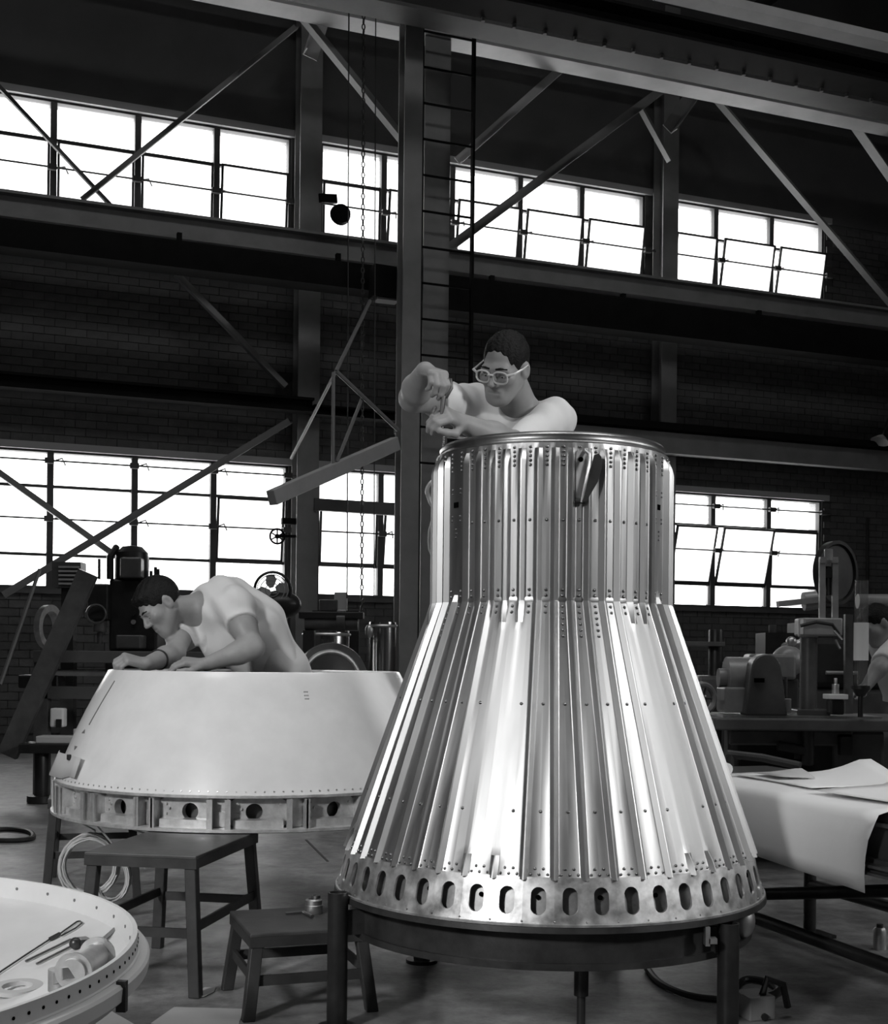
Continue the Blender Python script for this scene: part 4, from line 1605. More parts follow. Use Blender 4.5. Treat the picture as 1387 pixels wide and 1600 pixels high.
dr = empty('bench_drill', Vector((at(1262, 1120, DB).x, DB + 0.1, bz)), 'tall bench drill press with a big belt wheel on top', 'drill press')
m = MB()
c0 = at(1262, 1122, DB)
m.cyl((c0.x, DB, bz), (c0.x, DB, at(1262, 985, DB).z), 0.044, n=24)
m.build('column', M['machine'], dr)
m = MB()
m.box((c0.x, DB, bz + 0.015), (0.17, 0.22, 0.03))
m.build('base', M['machine'], dr, smooth=0, bevel=0.006)
m = MB()
h0 = at(1278, 980, DB)
m.box(h0, (0.20, 0.18, 0.09))
m.cyl(at(1262, 990, DB) + Vector((0, 0, -0.02)), at(1262, 966, DB), 0.052, n=20)
m.build('head', M['machine_l'], dr, smooth=30, bevel=0.008)
for px in (1284, 1304):
    m = MB()
    m.bar(at(px, 972, DB - 0.04), at(px, 874, DB - 0.04), 0.03, 0.022, up=(0, 1, 0))
    m.build('yoke_bar', M['machine_l'], dr, smooth=0)
m = MB()
m.bar(at(1280, 875, DB - 0.04), at(1308, 875, DB - 0.04), 0.03, 0.03)
m.cyl(at(1294, 876, DB - 0.04), at(1294, 858, DB - 0.04), 0.022, n=14)
m.build('yoke_head', M['machine_l'], dr, smooth=30)
m = MB()
m.cyl(at(1294, 930, DB - 0.03), at(1294, 885, DB - 0.03), 0.014, n=10)
m.box(at(1292, 896, DB - 0.03), (0.045, 0.04, 0.045))
m.build('spindle', M['machine_d'], dr)
wc = at(1305, 895, DB + 0.1)
wx = rotto((0.75, -1, 0.0))
m = MB()
m.lathe([(0.148, -0.02), (0.165, -0.02), (0.168, 0.02), (0.15, 0.02), (0.148, -0.02)], 48, wc, wx)
m.build('belt_wheel', M['machine_d'], dr)
m = MB()
m.lathe([(0.001, -0.004), (0.14, -0.010), (0.148, 0.0), (0.14, 0.008), (0.001, 0.01)], 48, wc, wx)
m.build('wheel_disc', M['machine'], dr)
m = MB()
m.lathe([(0.115, -0.018), (0.125, -0.018), (0.125, -0.004), (0.115, -0.004), (0.115, -0.018)], 40, wc, wx)
m.build('wheel_bead', M['machine_l'], dr)
for a, b in (((1303, 986), (1316, 1000)), ((1305, 1000), (1312, 1014))):
    m = MB()
    m.tube([at(*a, DB - 0.15), at(*b, DB - 0.18)], 0.007, 8)
    m.build('feed_handle', M['tool'], dr)
m = MB()
m.tube([at(1250, 978, DB - 0.12), at(1275, 972, DB - 0.14), at(1300, 976, DB - 0.15), at(1310, 990, DB - 0.12)], 0.009, 8)
m.build('cable', M['wire_d'], dr)
m = MB()
m.bar(at(1325, 960, DB + 0.02), at(1325, 1115, DB + 0.02), 0.04, 0.03, up=(0, 1, 0))
m.build('rack_bar', M['machine'], dr, smooth=0)
m = MB()
m.bar(at(1215, 944, DB + 0.25), at(1300, 935, DB + 0.25), 0.06, 0.03)
m.cyl(at(1255, 940, DB + 0.3), at(1275, 938, DB + 0.3), 0.05, n=16)
m.build('motor_mount', M['machine_l'], dr, smooth=30)

# glass gauge tube with its lower white scale
gt = empty('gauge_tube', Vector((at(1345, 1120, DB - 0.25).x, DB - 0.25, bz)), 'upright glass gauge tube with a white scale sleeve, right of the drill', 'gauge')
cx_ = at(1345, 1000, DB - 0.25)
m = MB()
zt_, zb_ = at(1345, 907, DB - 0.25).z, at(1345, 1075, DB - 0.25).z
m.lathe([(0.034, zb_), (0.034, zt_), (0.031, zt_), (0.031, zb_)], 28, (cx_.x, cx_.y, 0))
m.build('tube', M['tube'], gt)
m = MB()
m.lathe([(0.036, at(1345, 1032, DB - 0.25).z), (0.036, at(1345, 973, DB - 0.25).z)], 28, (cx_.x, cx_.y, 0))
m.build('scale_sleeve', M['paper'], gt)
m = MB()
m.lathe([(0.001, zb_ - 0.04), (0.02, zb_ - 0.04), (0.045, zb_ - 0.005), (0.045, zb_ + 0.012), (0.034, zb_ + 0.012)], 24, (cx_.x, cx_.y, 0))
m.cyl((cx_.x, cx_.y, bz), (cx_.x, cx_.y, zb_ - 0.04), 0.013, n=12)
m.build('holder', M['machine_d'], gt)

# clutter on the machine bench
def lump(name, x, y, d, parts, label, cat, mm):
    c = at(x, y, d)
    o = empty(name, c, label, cat)
    for nm, kind_, off, size, m_ in parts:
        mb = MB()
        p = c + Vector(off)
        if kind_ == 'leg':
            mb.box((p.x, p.y, p.z / 2 + 0.0005), (size[0], size[1], p.z - 0.001))
            mb.build(nm, M[m_], o, smooth=0)
        elif kind_ == 'box':
            mb.box(p, size)
            mb.build(nm, M[m_], o, smooth=0, bevel=min(size) * 0.12)
        elif kind_ == 'cyl':
            mb.lathe([(0.001, 0), (size[0] * 0.96, 0), (size[0], size[1] * 0.04), (size[0], size[1] * 0.96), (size[0] * 0.92, size[1]), (0.001, size[1])], 20, p)
            mb.build(nm, M[m_], o)
        elif kind_ == 'ball':
            mb.sphere(p, 1.0, 12, sc=size)
            mb.build(nm, M[m_], o)
        elif kind_ == 'hcyl':
            mb.cyl(p - Vector((size[1] / 2, 0, 0)), p + Vector((size[1] / 2, 0, 0)), size[0], n=20)
            mb.build(nm, M[m_], o)
    return o


lump('oil_can', 1227, 1113, DB - 0.09, [('body', 'cyl', (0, 0, 0), (0.028, 0.07), 'machine_l'), ('spout', 'cyl', (0, 0, 0.07), (0.008, 0.11), 'machine')], 'small oil can with upright spout at the foot of the drill column', 'oil can', 'machine_l')
lump('shaper_head', 1230, 1042, DB + 0.5, [('ram', 'box', (-0.10, 0, 0.0), (0.26, 0.16, 0.14), 'machine_l'), ('knuckle', 'ball', (0.0, 0, 0.03), (0.09, 0.08, 0.09), 'machine_l'), ('stem', 'box', (0.0, 0.0, -0.16), (0.1, 0.12, 0.19), 'machine'), ('knob', 'ball', (0.02, 0, 0.14), (0.03, 0.03, 0.03), 'alu_dull')],
     'pale jointed machine head between grinder and drill column', 'machine', 'machine_l')
lump('dark_cabinet', 1215, 1000, 9.5, [('body', 'leg', (0, 0, 0.05), (0.26, 0.3), 'machine_d'), ('side_unit', 'leg', (0.265, 0.1, 0.13), (0.26, 0.3), 'machine_d'), ('lid', 'cyl', (-0.04, 0, 0.05), (0.03, 0.06), 'machine')],
     'tall dark machine cabinet against the wall right of the capsule', 'cabinet', 'machine_d')
lump('small_press', 1118, 1030, 8.6, [('frame', 'box', (0, 0, -0.22), (0.30, 0.3, 0.22), 'machine'), ('column', 'cyl', (0.0, 0, -0.12), (0.05, 0.32), 'machine_d'), ('table', 'box', (-0.15, 0, 0.1), (0.36, 0.3, 0.03), 'machine'), ('base', 'leg', (0.0, 0, -0.33), (0.36, 0.3), 'machine_d')],
     'small dark press standing just right of the capsule seam', 'press', 'machine')
lump('lathe_bed', 1310, 1075, 8.3, [('bed', 'box', (0.1, 0, -0.12), (1.3, 0.35, 0.24), 'machine'), ('headstock', 'box', (0.0, 0, 0.16), (0.5, 0.4, 0.32), 'machine_d'), ('chuck', 'hcyl', (-0.3, 0, 0.16), (0.13, 0.12), 'machine'), ('lever', 'hcyl', (-0.05, -0.22, 0.1), (0.012, 0.2), 'machine_l'), ('base', 'leg', (0.1, 0, -0.24), (1.2, 0.35), 'machine_d')],
     'dark lathe seen between drill column and gauge tube', 'lathe', 'machine_l')
lump('overhead_pipe', 1380, 940, 8.6, [('pipe', 'hcyl', (0.1, 0, 0), (0.05, 0.55), 'machine_l'), ('post', 'leg', (0.05, 0.0, -0.05), (0.1, 0.1), 'machine_d'), ('elbow', 'ball', (-0.04, 0, -0.12), (0.13, 0.07, 0.06), 'machine_l')],
     'pale pipe arm entering from the right edge behind the drill', 'pipe', 'machine_l')
lump('small_bottle', 1305, 1075, DB - 0.16, [('body', 'cyl', (0, 0, -0.03), (0.018, 0.05), 'alu_dull'), ('neck', 'cyl', (0, 0, 0.02), (0.008, 0.03), 'alu_dull'), ('tray', 'box', (0, 0, -0.043), (0.10, 0.1, 0.025), 'paper'), ('pedestal', 'box', (0, 0, -0.095), (0.07, 0.08, 0.075), 'machine_d')],
     'little bottle on a white tray between drill column and gauge tube', 'bottle', 'alu')
m = MB()
m.tube([at(1135, 1178, 6.0), at(1190, 1184, 6.0), at(1250, 1197, 5.9)], 0.02, 10)
pq = at(1140, 1179, 6.0)
m.tube([pq, Vector((pq.x, pq.y, 0))], 0.02, 10)
tag(m.build('pipe_rail', M['machine']), 'horizontal pipe rail just behind the drawing table', 'rail')
# wall clutter: conduit and lamp on the right wall end
m = MB()
m.tube([wp(1355, 810, 0.1), wp(1355, 950, 0.1)], 0.02, 6)
tag(m.build('wall_conduit', M['machine_d']), 'vertical conduit on the brick wall at far right', 'conduit')
ll_ = empty('wall_lamp', wp(1380, 685, 0.7), 'small bright metal shade on a bent arm at the right edge', 'lamp')
m = MB()
m.lathe([(0.02, 0.0), (0.06, -0.03), (0.13, -0.10), (0.125, -0.10), (0.055, -0.03)], 20, wp(1378, 680, 0.7), rotto((0.4, 0.2, 1)))
m.build('shade', M['steel_light'], ll_)
m = MB()
m.tube([wp(1392, 640, 0.1), wp(1384, 665, 0.5), wp(1378, 682, 0.7)], 0.012, 6)
m.build('arm', M['steel_mid'], ll_)

# floor clutter, lower right
bx_ = empty('floor_box', atz(1190, 1585, 0) * Vector((1, 1, 0)), 'small pale box on the floor at the foot of the right post', 'box')
p = atz(1188, 1600, 0.0)
m = MB()
m.box(p + Vector((0, 0.08, 0.035)), (0.085, 0.1, 0.07), Matrix.Rotation(0.3, 3, 'Z'))
m.build('body', M['machine_l'], bx_, smooth=0, bevel=0.004)
m = MB()
m.tube([p + Vector((0.02, 0.06, 0.07)), p + Vector((0.03, 0.05, 0.12)), p + Vector((0.08, 0.06, 0.10)), p + Vector((0.10, 0.08, 0.03))], 0.011, 8)
m.build('valve', M['tool_dark'], bx_)
m = MB()
hp = [atz(x, y, 0.012) for x, y in ((1010, 1512), (1030, 1535), (1075, 1555), (1130, 1562), (1185, 1560), (1215, 1548), (1200, 1535), (1165, 1530), (1150, 1545), (1175, 1570), (1195, 1590))]
m.tube(smooth_pts(hp), 0.011, 8)
tag(m.build('air_hose', M['wire_d']), 'black air hose looping over the floor behind the right post', 'hose')
pc = atz(1374, 1483, 0.0)
cn2 = empty('metal_can', pc, 'small metal canister standing on the floor under the table', 'can')
m = MB()
m.lathe([(0.001, 0), (0.024, 0), (0.024, 0.07), (0.018, 0.08), (0.001, 0.08)], 20, pc)
m.build('body', M['alu_dull'], cn2)
m = MB()
m.lathe([(0.012, 0.08), (0.012, 0.092), (0.001, 0.092)], 16, pc)
m.build('cap', M['tool_dark'], cn2)
for pts_, lab in ((((300, 1556), (320, 1543), (337, 1543), (334, 1550), (318, 1558)), 'small torn paper scrap on the floor between the stools'),
                  (((235, 1600), (272, 1574), (380, 1577), (372, 1604), (300, 1610)), 'larger paper sheet on the floor in front of the stools'),
                  (((60, 1612), (120, 1590), (170, 1578), (215, 1604), (180, 1630)), 'paper sheet on the floor half under the pale dish')):
    q = [atz(x, y, 0.002) for x, y in pts_]
    m = MB()
    n_ = len(q)
    m.add(q + [p + Vector((0, 0, 0.0015)) for p in q], [tuple(range(n_)), tuple(range(n_, 2 * n_))] + [(i, (i + 1) % n_, n_ + (i + 1) % n_, n_ + i) for i in range(n_)])
    tag(m.build('floor_paper', M['card'], smooth=0), lab, 'paper')


# coils of pale wire hanging under the white shell
def coil(cx, cy, r, d, n, label, sq=1.0, seed=1):
    rr = random.Random(seed)
    c = at(cx, cy, d)
    mb = MB()
    pts = []
    for k in range(n * 20):
        a = 2 * PI * k / 20
        q = r * (1 + 0.10 * math.sin(k * 0.13 + seed) + rr.uniform(-0.015, 0.015))
        pts.append(c + Vector((q * math.cos(a), 0.02 * math.sin(k * 0.21) + 0.03 * math.cos(a), q * sq * math.sin(a))))
    mb.tube(pts, 0.0035, 5)
    od = Vector((c.x - SX, c.y - SY, 0)).normalized() * 0.75
    mb.tube([c + Vector((0.02, 0, r * sq)), c + Vector((0.015, 0.02, r * sq + 0.02)), Vector((SX + od.x, SY + od.y, ZW0))], 0.0035, 5)
    return tag(mb.build('wire_coil', M['wire']), label, 'wire')


coil(140, 1352, 0.098, 4.95, 10, 'round coil of pale wire hanging under the white shell at left', 1.15, 1)
coil(175, 1372, 0.055, 4.75, 8, 'drooping narrow hank of pale wire left of the stool legs', 1.5, 2)
coil(262, 1340, 0.075, 5.2, 6, 'flattened hank of pale wire seen behind the stool legs', 0.55, 3)
m = MB()
hp = [atz(x, y, 0.01) for x, y in ((-40, 1300), (10, 1296), (45, 1300), (50, 1310), (20, 1314), (-40, 1312))]
m.tube(smooth_pts(hp, 6), 0.016, 8)
tag(m.build('floor_cable', M['wire_d']), 'dark cable lying on the floor at the far left edge', 'cable')

# ------------------------------------------------------------------ left background machines
D9 = 9.4
bt = at(150, 1018, D9).z
wb = empty('welding_bench', Vector((at(180, 1020, D9).x, D9, 0)), 'dark steel bench with a lower rail behind the leaning man', 'bench')
xa, xb = at(55, 1018, D9).x, at(345, 1018, D9).x
m = MB()
m.box(((xa + xb) / 2, D9 + 0.35, bt - 0.04), (xb - xa, 0.8, 0.09))
m.build('bench_top', M['steel_mid'], wb, smooth=0, bevel=0.006)
for (px, dy) in ((66, 0.0), (320, 0.0), (66, 0.65), (320, 0.65)):
    xx = at(px, 1018, D9).x
    m = MB()
    m.box((xx, D9 + dy + 0.02, (bt - 0.085) / 2), (0.1, 0.1, bt - 0.085))
    m.build('leg', M['machine'], wb, smooth=0)
m = MB()
zr_ = at(100, 1082, D9).z
m.box(((xa + xb) / 2 + 0.02, D9, zr_), (xb - xa, 0.06, 0.09))
m.build('rail', M['steel_mid'], wb, smooth=0)
m = MB()
m.box(((xa + xb) / 2, D9 + 0.35, 0.42), (xb - xa - 0.2, 0.5, 0.03))
m.build('shelf', M['machine_d'], wb, smooth=0)
lump('bench_vise', 95, 1055, D9 + 0.25, [('jaw', 'box', (0.1, 0, 0.02), (0.5, 0.16, 0.05), 'machine_l'), ('block', 'box', (-0.14, 0, -0.05), (0.3, 0.2, 0.1), 'machine_d')], 'long casting lying under the top of the left bench', 'casting', 'machine')
lump('shelf_block', 85, 1122, D9 - 0.08, [('block', 'box', (0, 0.1, 0), (0.1, 0.1, 0.14), 'paper'), ('notch', 'box', (0.02, 0.04, -0.04), (0.04, 0.02, 0.06), 'machine_d')], 'small white notched block on the shelf of the left bench', 'block', 'paper')
lump('wood_billet', 92, 1155, D9 - 0.3, [('billet', 'box', (0, 0, 0), (0.28, 0.16, 0.05), 'card'), ('block', 'box', (0.14, 0.05, 0.05), (0.08, 0.1, 0.05), 'card'), ('trestle', 'box', (-0.05, 0, -0.06), (0.4, 0.24, 0.07), 'machine_d'), ('post', 'cyl', (-0.12, 0, -0.42), (0.05, 0.33), 'machine_d'), ('foot', 'cyl', (-0.12, 0, -0.45), (0.1, 0.05), 'machine_d')],
     'pale timber billets on a low dark pedestal left of the shell', 'timber', 'card')
m = MB()
m.bar(at(138, 895, D9 - 0.15), at(12, 1180, D9 - 0.15), 0.14, 0.06, up=(0, 1, 0))
tag(m.build('leaning_plank', M['machine'], smooth=0), 'broad dark plank leaning against the left machine', 'plank')
m = MB()
m.tube([at(62, 890, D9 - 0.5), at(0, 1070, D9 - 0.9)], 0.014, 6)
tag(m.build('guy_wire', M['steel_mid']), 'thin guy rod slanting down at the left edge', 'rod')
m = MB()
c = at(75, 980, D9 + 0.2)
m.lathe([(0.11, -0.03), (0.165, -0.02), (0.17, 0.03), (0.12, 0.03), (0.11, -0.03)], 32, c, rotto((1, -0.25, 0)))
tag(m.build('steel_hoop', M['alu_dull']), 'shiny steel hoop standing edge-on behind the leaning plank', 'hoop')

ml = empty('milling_machine', Vector((at(200, 1000, D9 + 1.25).x, D9 + 1.35, 0)), 'tall dark milling machine standing behind the leaning man', 'machine')
DM = D9 + 1.25
m = MB()
c = at(208, 905, DM)
m.lathe([(0.001, 0), (0.14, 0), (0.14, 0.16), (0.13, 0.22), (0.08, 0.27), (0.001, 0.28)], 28, Vector((at(206, 905, DM).x, DM, at(206, 905, DM).z)))
m.build('motor', M['machine_d'], ml)
m = MB()
m.box(at(208, 888, DM - 0.1), (0.17, 0.2, 0.17))
m.build('motor_cover', M['machine'], ml, smooth=0, bevel=0.015)
m = MB()
a0, a1 = at(150, 905, DM), at(252, 1018, DM)
m.box(((a0.x + a1.x) / 2 + 0.06, DM + 0.1, (a0.z + a1.z) / 2), (0.40, 0.4, a0.z - a1.z))
m.build('column', M['machine_d'], ml, smooth=0, bevel=0.02)
m = MB()
m.box(((a0.x + a1.x) / 2 + 0.06, DM + 0.1, a1.z / 2), (0.45, 0.45, a1.z))
m.build('base', M['machine_d'], ml, smooth=0, bevel=0.02)
m = MB()
cc = at(155, 960, DM - 0.15)
m.box(cc + Vector((0, 0.05, 0.1)), (0.17, 0.2, 0.30))
m.build('spindle_head', M['machine_d'], ml, smooth=0, bevel=0.015)
m = MB()
m.lathe([(0.001, -0.24), (0.02, -0.24), (0.025, -0.15), (0.055, -0.14), (0.055, -0.05)], 18, cc + Vector((0, 0.03, 0)))
m.build('quill', M['machine'], ml)
m = MB()
m.torus(cc + Vector((0.0, -0.09, 0.0)), 0.075, 0.01, (0.2, -1, 0), 24, 6)
m.build('feed_wheel', M['machine'], ml)
for px in (155, 172):
    m = MB()
    m.tube([at(px, 905, DM - 0.1), at(px, 868 + (px - 150), DM - 0.1)], 0.012, 6)
    m.build('lever', M['machine_d'], ml)
m = MB()
m.tube([at(172, 905, DM - 0.1), at(172, 870, DM - 0.1), at(182, 855, DM)], 0.03, 8)
m.build('oil_pipe', M['machine_d'], ml)
for i, py in enumerate((958, 972)):
    m = MB()
    q = at(209, py, DM - 0.12)
    m.cyl(q, q + Vector((0, -0.02, 0)), 0.02, n=12)
    m.build('button', M['alu_dull'] if i else M['machine_d'], ml)
m = MB()
m.box(at(205, 1003, DM - 0.25), (0.2, 0.2, 0.11))
m.build('work_table', M['machine'], ml, smooth=0, bevel=0.01)
for px in (236, 243, 247):
    m = MB()
    m.tube([at(px, 905, DM), at(px, 886 + (px % 3) * 3, DM)], 0.014, 6)
    m.build('fitting', M['machine_d'], ml)
# louvred box on the sill
lb = empty('louvred_box', at(108, 917, 12.6), 'small louvred grey box standing at the lower left window', 'box')
m = MB()
m.box(at(108, 899, 12.6), (0.28, 0.2, 0.25))
m.build('body', M['steel_mid'], lb, smooth=0)
for i in range(5):
    m = MB()
    m.box(at(108, 886 + i * 6.5, 12.49), (0.2, 0.03, 0.018))
    m.build('louvre', M['steel_light'], lb, smooth=0)
m = MB()
m.box(Vector((at(108, 917, 12.6).x, 12.6, at(108, 917, 12.6).z / 2)), (0.12, 0.12, at(108, 917, 12.6).z))
m.build('pedestal', M['machine_d'], lb, smooth=0)

# pedestal fan beside the wall column
DFN = 9.6
fn = empty('pedestal_fan', Vector((at(432, 1000, DFN).x, DFN, 0)), 'round caged fan beside the wall column, behind the leaning man', 'fan')
c = at(426, 922, DFN)
m = MB()
m.torus(c, 0.135, 0.012, (0.15, -1, 0), 36, 6)
m.build('cage_ring', M['machine_d'], fn)
for r_ in (0.05, 0.09, 0.115):
    m = MB()
    m.torus(c + Vector((0, -0.02, 0)), r_, 0.004, (0.15, -1, 0), 30, 4)
    m.build('cage_wire', M['machine_l'], fn)
for k in range(4):
    m = MB()
    q = rotto((0.15, -1, 0))
    a = k * PI / 2 + 0.3
    m.prism([(0.02, -0.01), (0.07, -0.05), (0.115, -0.04), (0.12, 0.02), (0.06, 0.04), (0.02, 0.02)], 0.006, c + Vector((0, 0.02, 0)), q @ Vector((math.cos(a), math.sin(a), 0.1)), q @ Vector((-math.sin(a), math.cos(a), 0.15)))
    m.build('blade', M['steel_light'], fn, smooth=0)
m = MB()
m.sphere(at(436, 945, DFN + 0.1), 0.13, 12, sc=(1.3, 1, 0.85))
m.build('motor', M['machine_d'], fn)
m = MB()
m.cyl(Vector((c.x + 0.05, DFN + 0.1, 0)), Vector((c.x + 0.05, DFN + 0.1, at(430, 945, DFN).z)), 0.05, n=12)
m.build('stem', M['machine_d'], fn)


# polished drums and hatch ring behind the shell
def drum(x0, x1, y0, d, label):
    a, b = at(x0, y0, d), at(x1, y0, d)
    r = (b.x - a.x) / 2
    c = Vector(((a.x + b.x) / 2, d, 0))
    o = empty('metal_drum', c, label, 'drum')
    m = MB()
    m.lathe([(0.001, 0), (r, 0), (r, a.z - 0.02), (r * 0.97, a.z), (0.001, a.z)], 36, c)
    m.build('body', M['drum'], o)
    for z in (a.z - 0.03, a.z * 0.55):
        m = MB()
        m.torus((c.x, c.y, z), r, 0.012, (0, 0, 1), 36, 6)
        m.build('hoop', M['alu_dull'], o)


drum(474, 546, 985, 9.6, 'polished metal drum right of the leaning man, left of the pair')
drum(576, 619, 972, 9.9, 'polished metal drum beside the jib mast, right of the pair')
lump('valve_block', 505, 968, 9.2, [('manifold', 'box', (0.06, 0, 0.03), (0.46, 0.14, 0.05), 'machine_d'), ('body', 'hcyl', (0.06, 0, -0.02), (0.06, 0.38), 'machine'), ('flange', 'hcyl', (0.13, 0, -0.01), (0.08, 0.06), 'machine'), ('gauge', 'ball', (0.33, 0, -0.08), (0.03, 0.03, 0.05), 'alu_dull'), ('stand', 'leg', (-0.1, 0.0, -0.08), (0.08, 0.1), 'machine_d')],
     'dark pipe manifold with gauge above the polished drums', 'manifold', 'machine_d')
lump('sill_carton', 528, 940, 13.8, [('flap', 'box', (0.03, 0, 0.0), (0.14, 0.06, 0.2), 'card'), ('box', 'box', (-0.1, 0.0, -0.04), (0.2, 0.1, 0.12), 'machine'), ('support', 'leg', (-0.02, 0.0, -0.1), (0.5, 0.1), 'machine_d')],
     'open carton below the window behind the chains', 'carton', 'card')
hr = empty('hatch_ring', Vector((at(520, 1060, 8.4).x, 8.4, 0)), 'big round dark hatch ring peeping over the shell rim beside the man', 'ring')
c = at(518, 1062, 8.4)
m = MB()
m.lathe([(0.19, -0.03), (0.235, -0.04), (0.245, 0.0), (0.235, 0.04), (0.19, 0.03)], 48, c, rotto((0.3, -1, 0.1)))
m.build('flange', M['machine'], hr)
m = MB()
m.torus(c + Vector((0, -0.03, 0)), 0.185, 0.016, (0.3, -1, 0.1), 48, 8)
m.build('bead', M['alu_dull'], hr)
m = MB()
m.lathe([(0.001, 0.06), (0.19, 0.03)], 48, c, rotto((0.3, -1, 0.1)))
m.build('dish', M['machine_d'], hr)
m = MB()
m.box((c.x, c.y + 0.1, (c.z - 0.2) / 2), (0.3, 0.3, c.z - 0.2))
m.build('support', M['machine_d'], hr, smooth=0)

# ------------------------------------------------------------------ people: smooth blended bodies
class Field:
    # a signed distance field sampled on a grid; soft unions give one continuous skin
    def __init__(self, lo, hi, h):
        self.h = h
        self.lo = np.array(lo, dtype=np.float32)
        self.n = np.ceil((np.array(hi) - np.array(lo)) / h).astype(int) + 1
        self.d = np.full(tuple(self.n), 0.2, dtype=np.float32)

    def _win(self, lo, hi):
        a = np.clip(np.floor((np.array(lo) - self.lo) / self.h).astype(int), 0, self.n)
        b = np.clip(np.ceil((np.array(hi) - self.lo) / self.h).astype(int) + 1, 0, self.n)
        sl = tuple(slice(int(x), int(y)) for x, y in zip(a, b))
        ax = [self.lo[i] + self.h * np.arange(a[i], b[i], dtype=np.float32) for i in range(3)]
        return sl, np.stack(np.meshgrid(*ax, indexing='ij'), -1)

    def _mix(self, sl, e, k, sub=False):
        a = self.d[sl]
        if sub:
            if k <= 0:
                self.d[sl] = np.maximum(a, -e)
            else:
                h = np.clip(0.5 - 0.5 * (a + e) / k, 0, 1)
                self.d[sl] = a * (1 - h) - e * h + k * h * (1 - h)
        else:
            h = np.clip(0.5 + 0.5 * (a - e) / k, 0, 1)
            self.d[sl] = a * (1 - h) + e * h - k * h * (1 - h)

    def cone(self, a, b, ra, rb, k=0.02, sub=False):
        a, b = np.array(a, dtype=np.float32), np.array(b, dtype=np.float32)
        pad = max(ra, rb) + k + 4 * self.h + 0.02
        sl, p = self._win(np.minimum(a, b) - pad, np.maximum(a, b) + pad)
        if 0 in p.shape:
            return self
        ba = b - a
        t = np.clip(((p - a) @ ba) / max(1e-9, float(ba @ ba)), 0, 1)
        e = np.linalg.norm(p - a - t[..., None] * ba, axis=-1) - (ra + (rb - ra) * t)
        self._mix(sl, e, k, sub)
        return self

    def ell(self, c, r, rot=None, k=0.02, sub=False):
        c, r = np.array(c, dtype=np.float32), np.array(r, dtype=np.float32)
        pad = float(r.max()) + k + 4 * self.h + 0.02
        sl, p = self._win(c - pad, c + pad)
        if 0 in p.shape:
            return self
        q = p - c
        if rot is not None:
            q = q @ np.array(rot, dtype=np.float32)      # into the local frame (rot columns are the local axes)
        k0 = np.linalg.norm(q / r, axis=-1)
        k1 = np.linalg.norm(q / (r * r), axis=-1)
        self._mix(sl, k0 * (k0 - 1) / np.maximum(k1, 1e-6), k, sub)
        return self

    def chain(self, pts, rs, k=0.02):
        for i in range(len(pts) - 1):
            self.cone(pts[i], pts[i + 1], rs[i], rs[i + 1], k)
        return self

    def trim(self, p, n, rad, length):
        # cut away a flat-ended cylinder of space, as at a hem
        p, n = np.array(p, dtype=np.float32), np.array(n, dtype=np.float32)
        n = n / np.linalg.norm(n)
        q = p + n * length
        sl, x = self._win(np.minimum(p, q) - rad, np.maximum(p, q) + rad)
        t = (x - p) @ n
        r = np.linalg.norm(x - p - t[..., None] * n, axis=-1)
        e = np.maximum(np.maximum(r - rad, -t), t - length)
        self.d[sl] = np.maximum(self.d[sl], -e)
        return self

    def grow(self, a):
        self.d = self.d - np.float32(a)
        return self

    def cut(self, p, n):
        # keep only the side that n points away from
        ax = [self.lo[i] + self.h * np.arange(self.n[i], dtype=np.float32) for i in range(3)]
        n = np.array(n, dtype=np.float32)
        n = n / np.linalg.norm(n)
        e = (ax[0][:, None, None] - p[0]) * n[0] + (ax[1][None, :, None] - p[1]) * n[1] + (ax[2][None, None, :] - p[2]) * n[2]
        self.d = np.maximum(self.d, e)
        return self

    def folds(self, amp, freq, axis, seed=0.0):
        ax = [self.lo[i] + self.h * np.arange(self.n[i], dtype=np.float32) for i in range(3)]
        a = np.array(axis, dtype=np.float32)
        ph = (ax[0][:, None, None] * a[0] + ax[1][None, :, None] * a[1] + ax[2][None, None, :] * a[2]) * freq
        w = np.sin(ax[0][:, None, None] * 13 + seed) + np.sin(ax[1][None, :, None] * 17 + seed) + np.sin(ax[2][None, None, :] * 15 - seed)
        self.d = self.d + (amp * np.sin(ph + 1.6 * w)).astype(np.float32)
        return self

    def surface(self):
        d = self.d
        s = d < 0
        c = s[:-1, :-1, :-1]
        cnt = np.zeros(c.shape, dtype=np.int8)
        for i in (0, 1):
            for j in (0, 1):
                for k in (0, 1):
                    cnt += s[i:s.shape[0] - 1 + i, j:s.shape[1] - 1 + j, k:s.shape[2] - 1 + k]
        act = np.argwhere((cnt > 0) & (cnt < 8))
        idx = np.full(c.shape, -1, dtype=np.int64)
        idx[tuple(act.T)] = np.arange(len(act))
        acc = np.zeros((len(act), 3), dtype=np.float64)
        num = np.zeros(len(act))
        corners = [(i, j, k) for i in (0, 1) for j in (0, 1) for k in (0, 1)]
        vals = {q: d[act[:, 0] + q[0], act[:, 1] + q[1], act[:, 2] + q[2]].astype(np.float64) for q in corners}
        for q in corners:
            for ax in range(3):
                if q[ax] == 0:
                    w = list(q)
                    w[ax] = 1
                    a, b = vals[q], vals[tuple(w)]
                    m = (a < 0) != (b < 0)
                    t = np.where(m, a / np.where(m, a - b, 1), 0)
                    p = np.tile(np.array(q, dtype=np.float64), (len(act), 1))
                    p[:, ax] += t
                    acc[m] += p[m]
                    num[m] += 1
        v = self.lo + self.h * (act + acc / num[:, None])
        quads = []
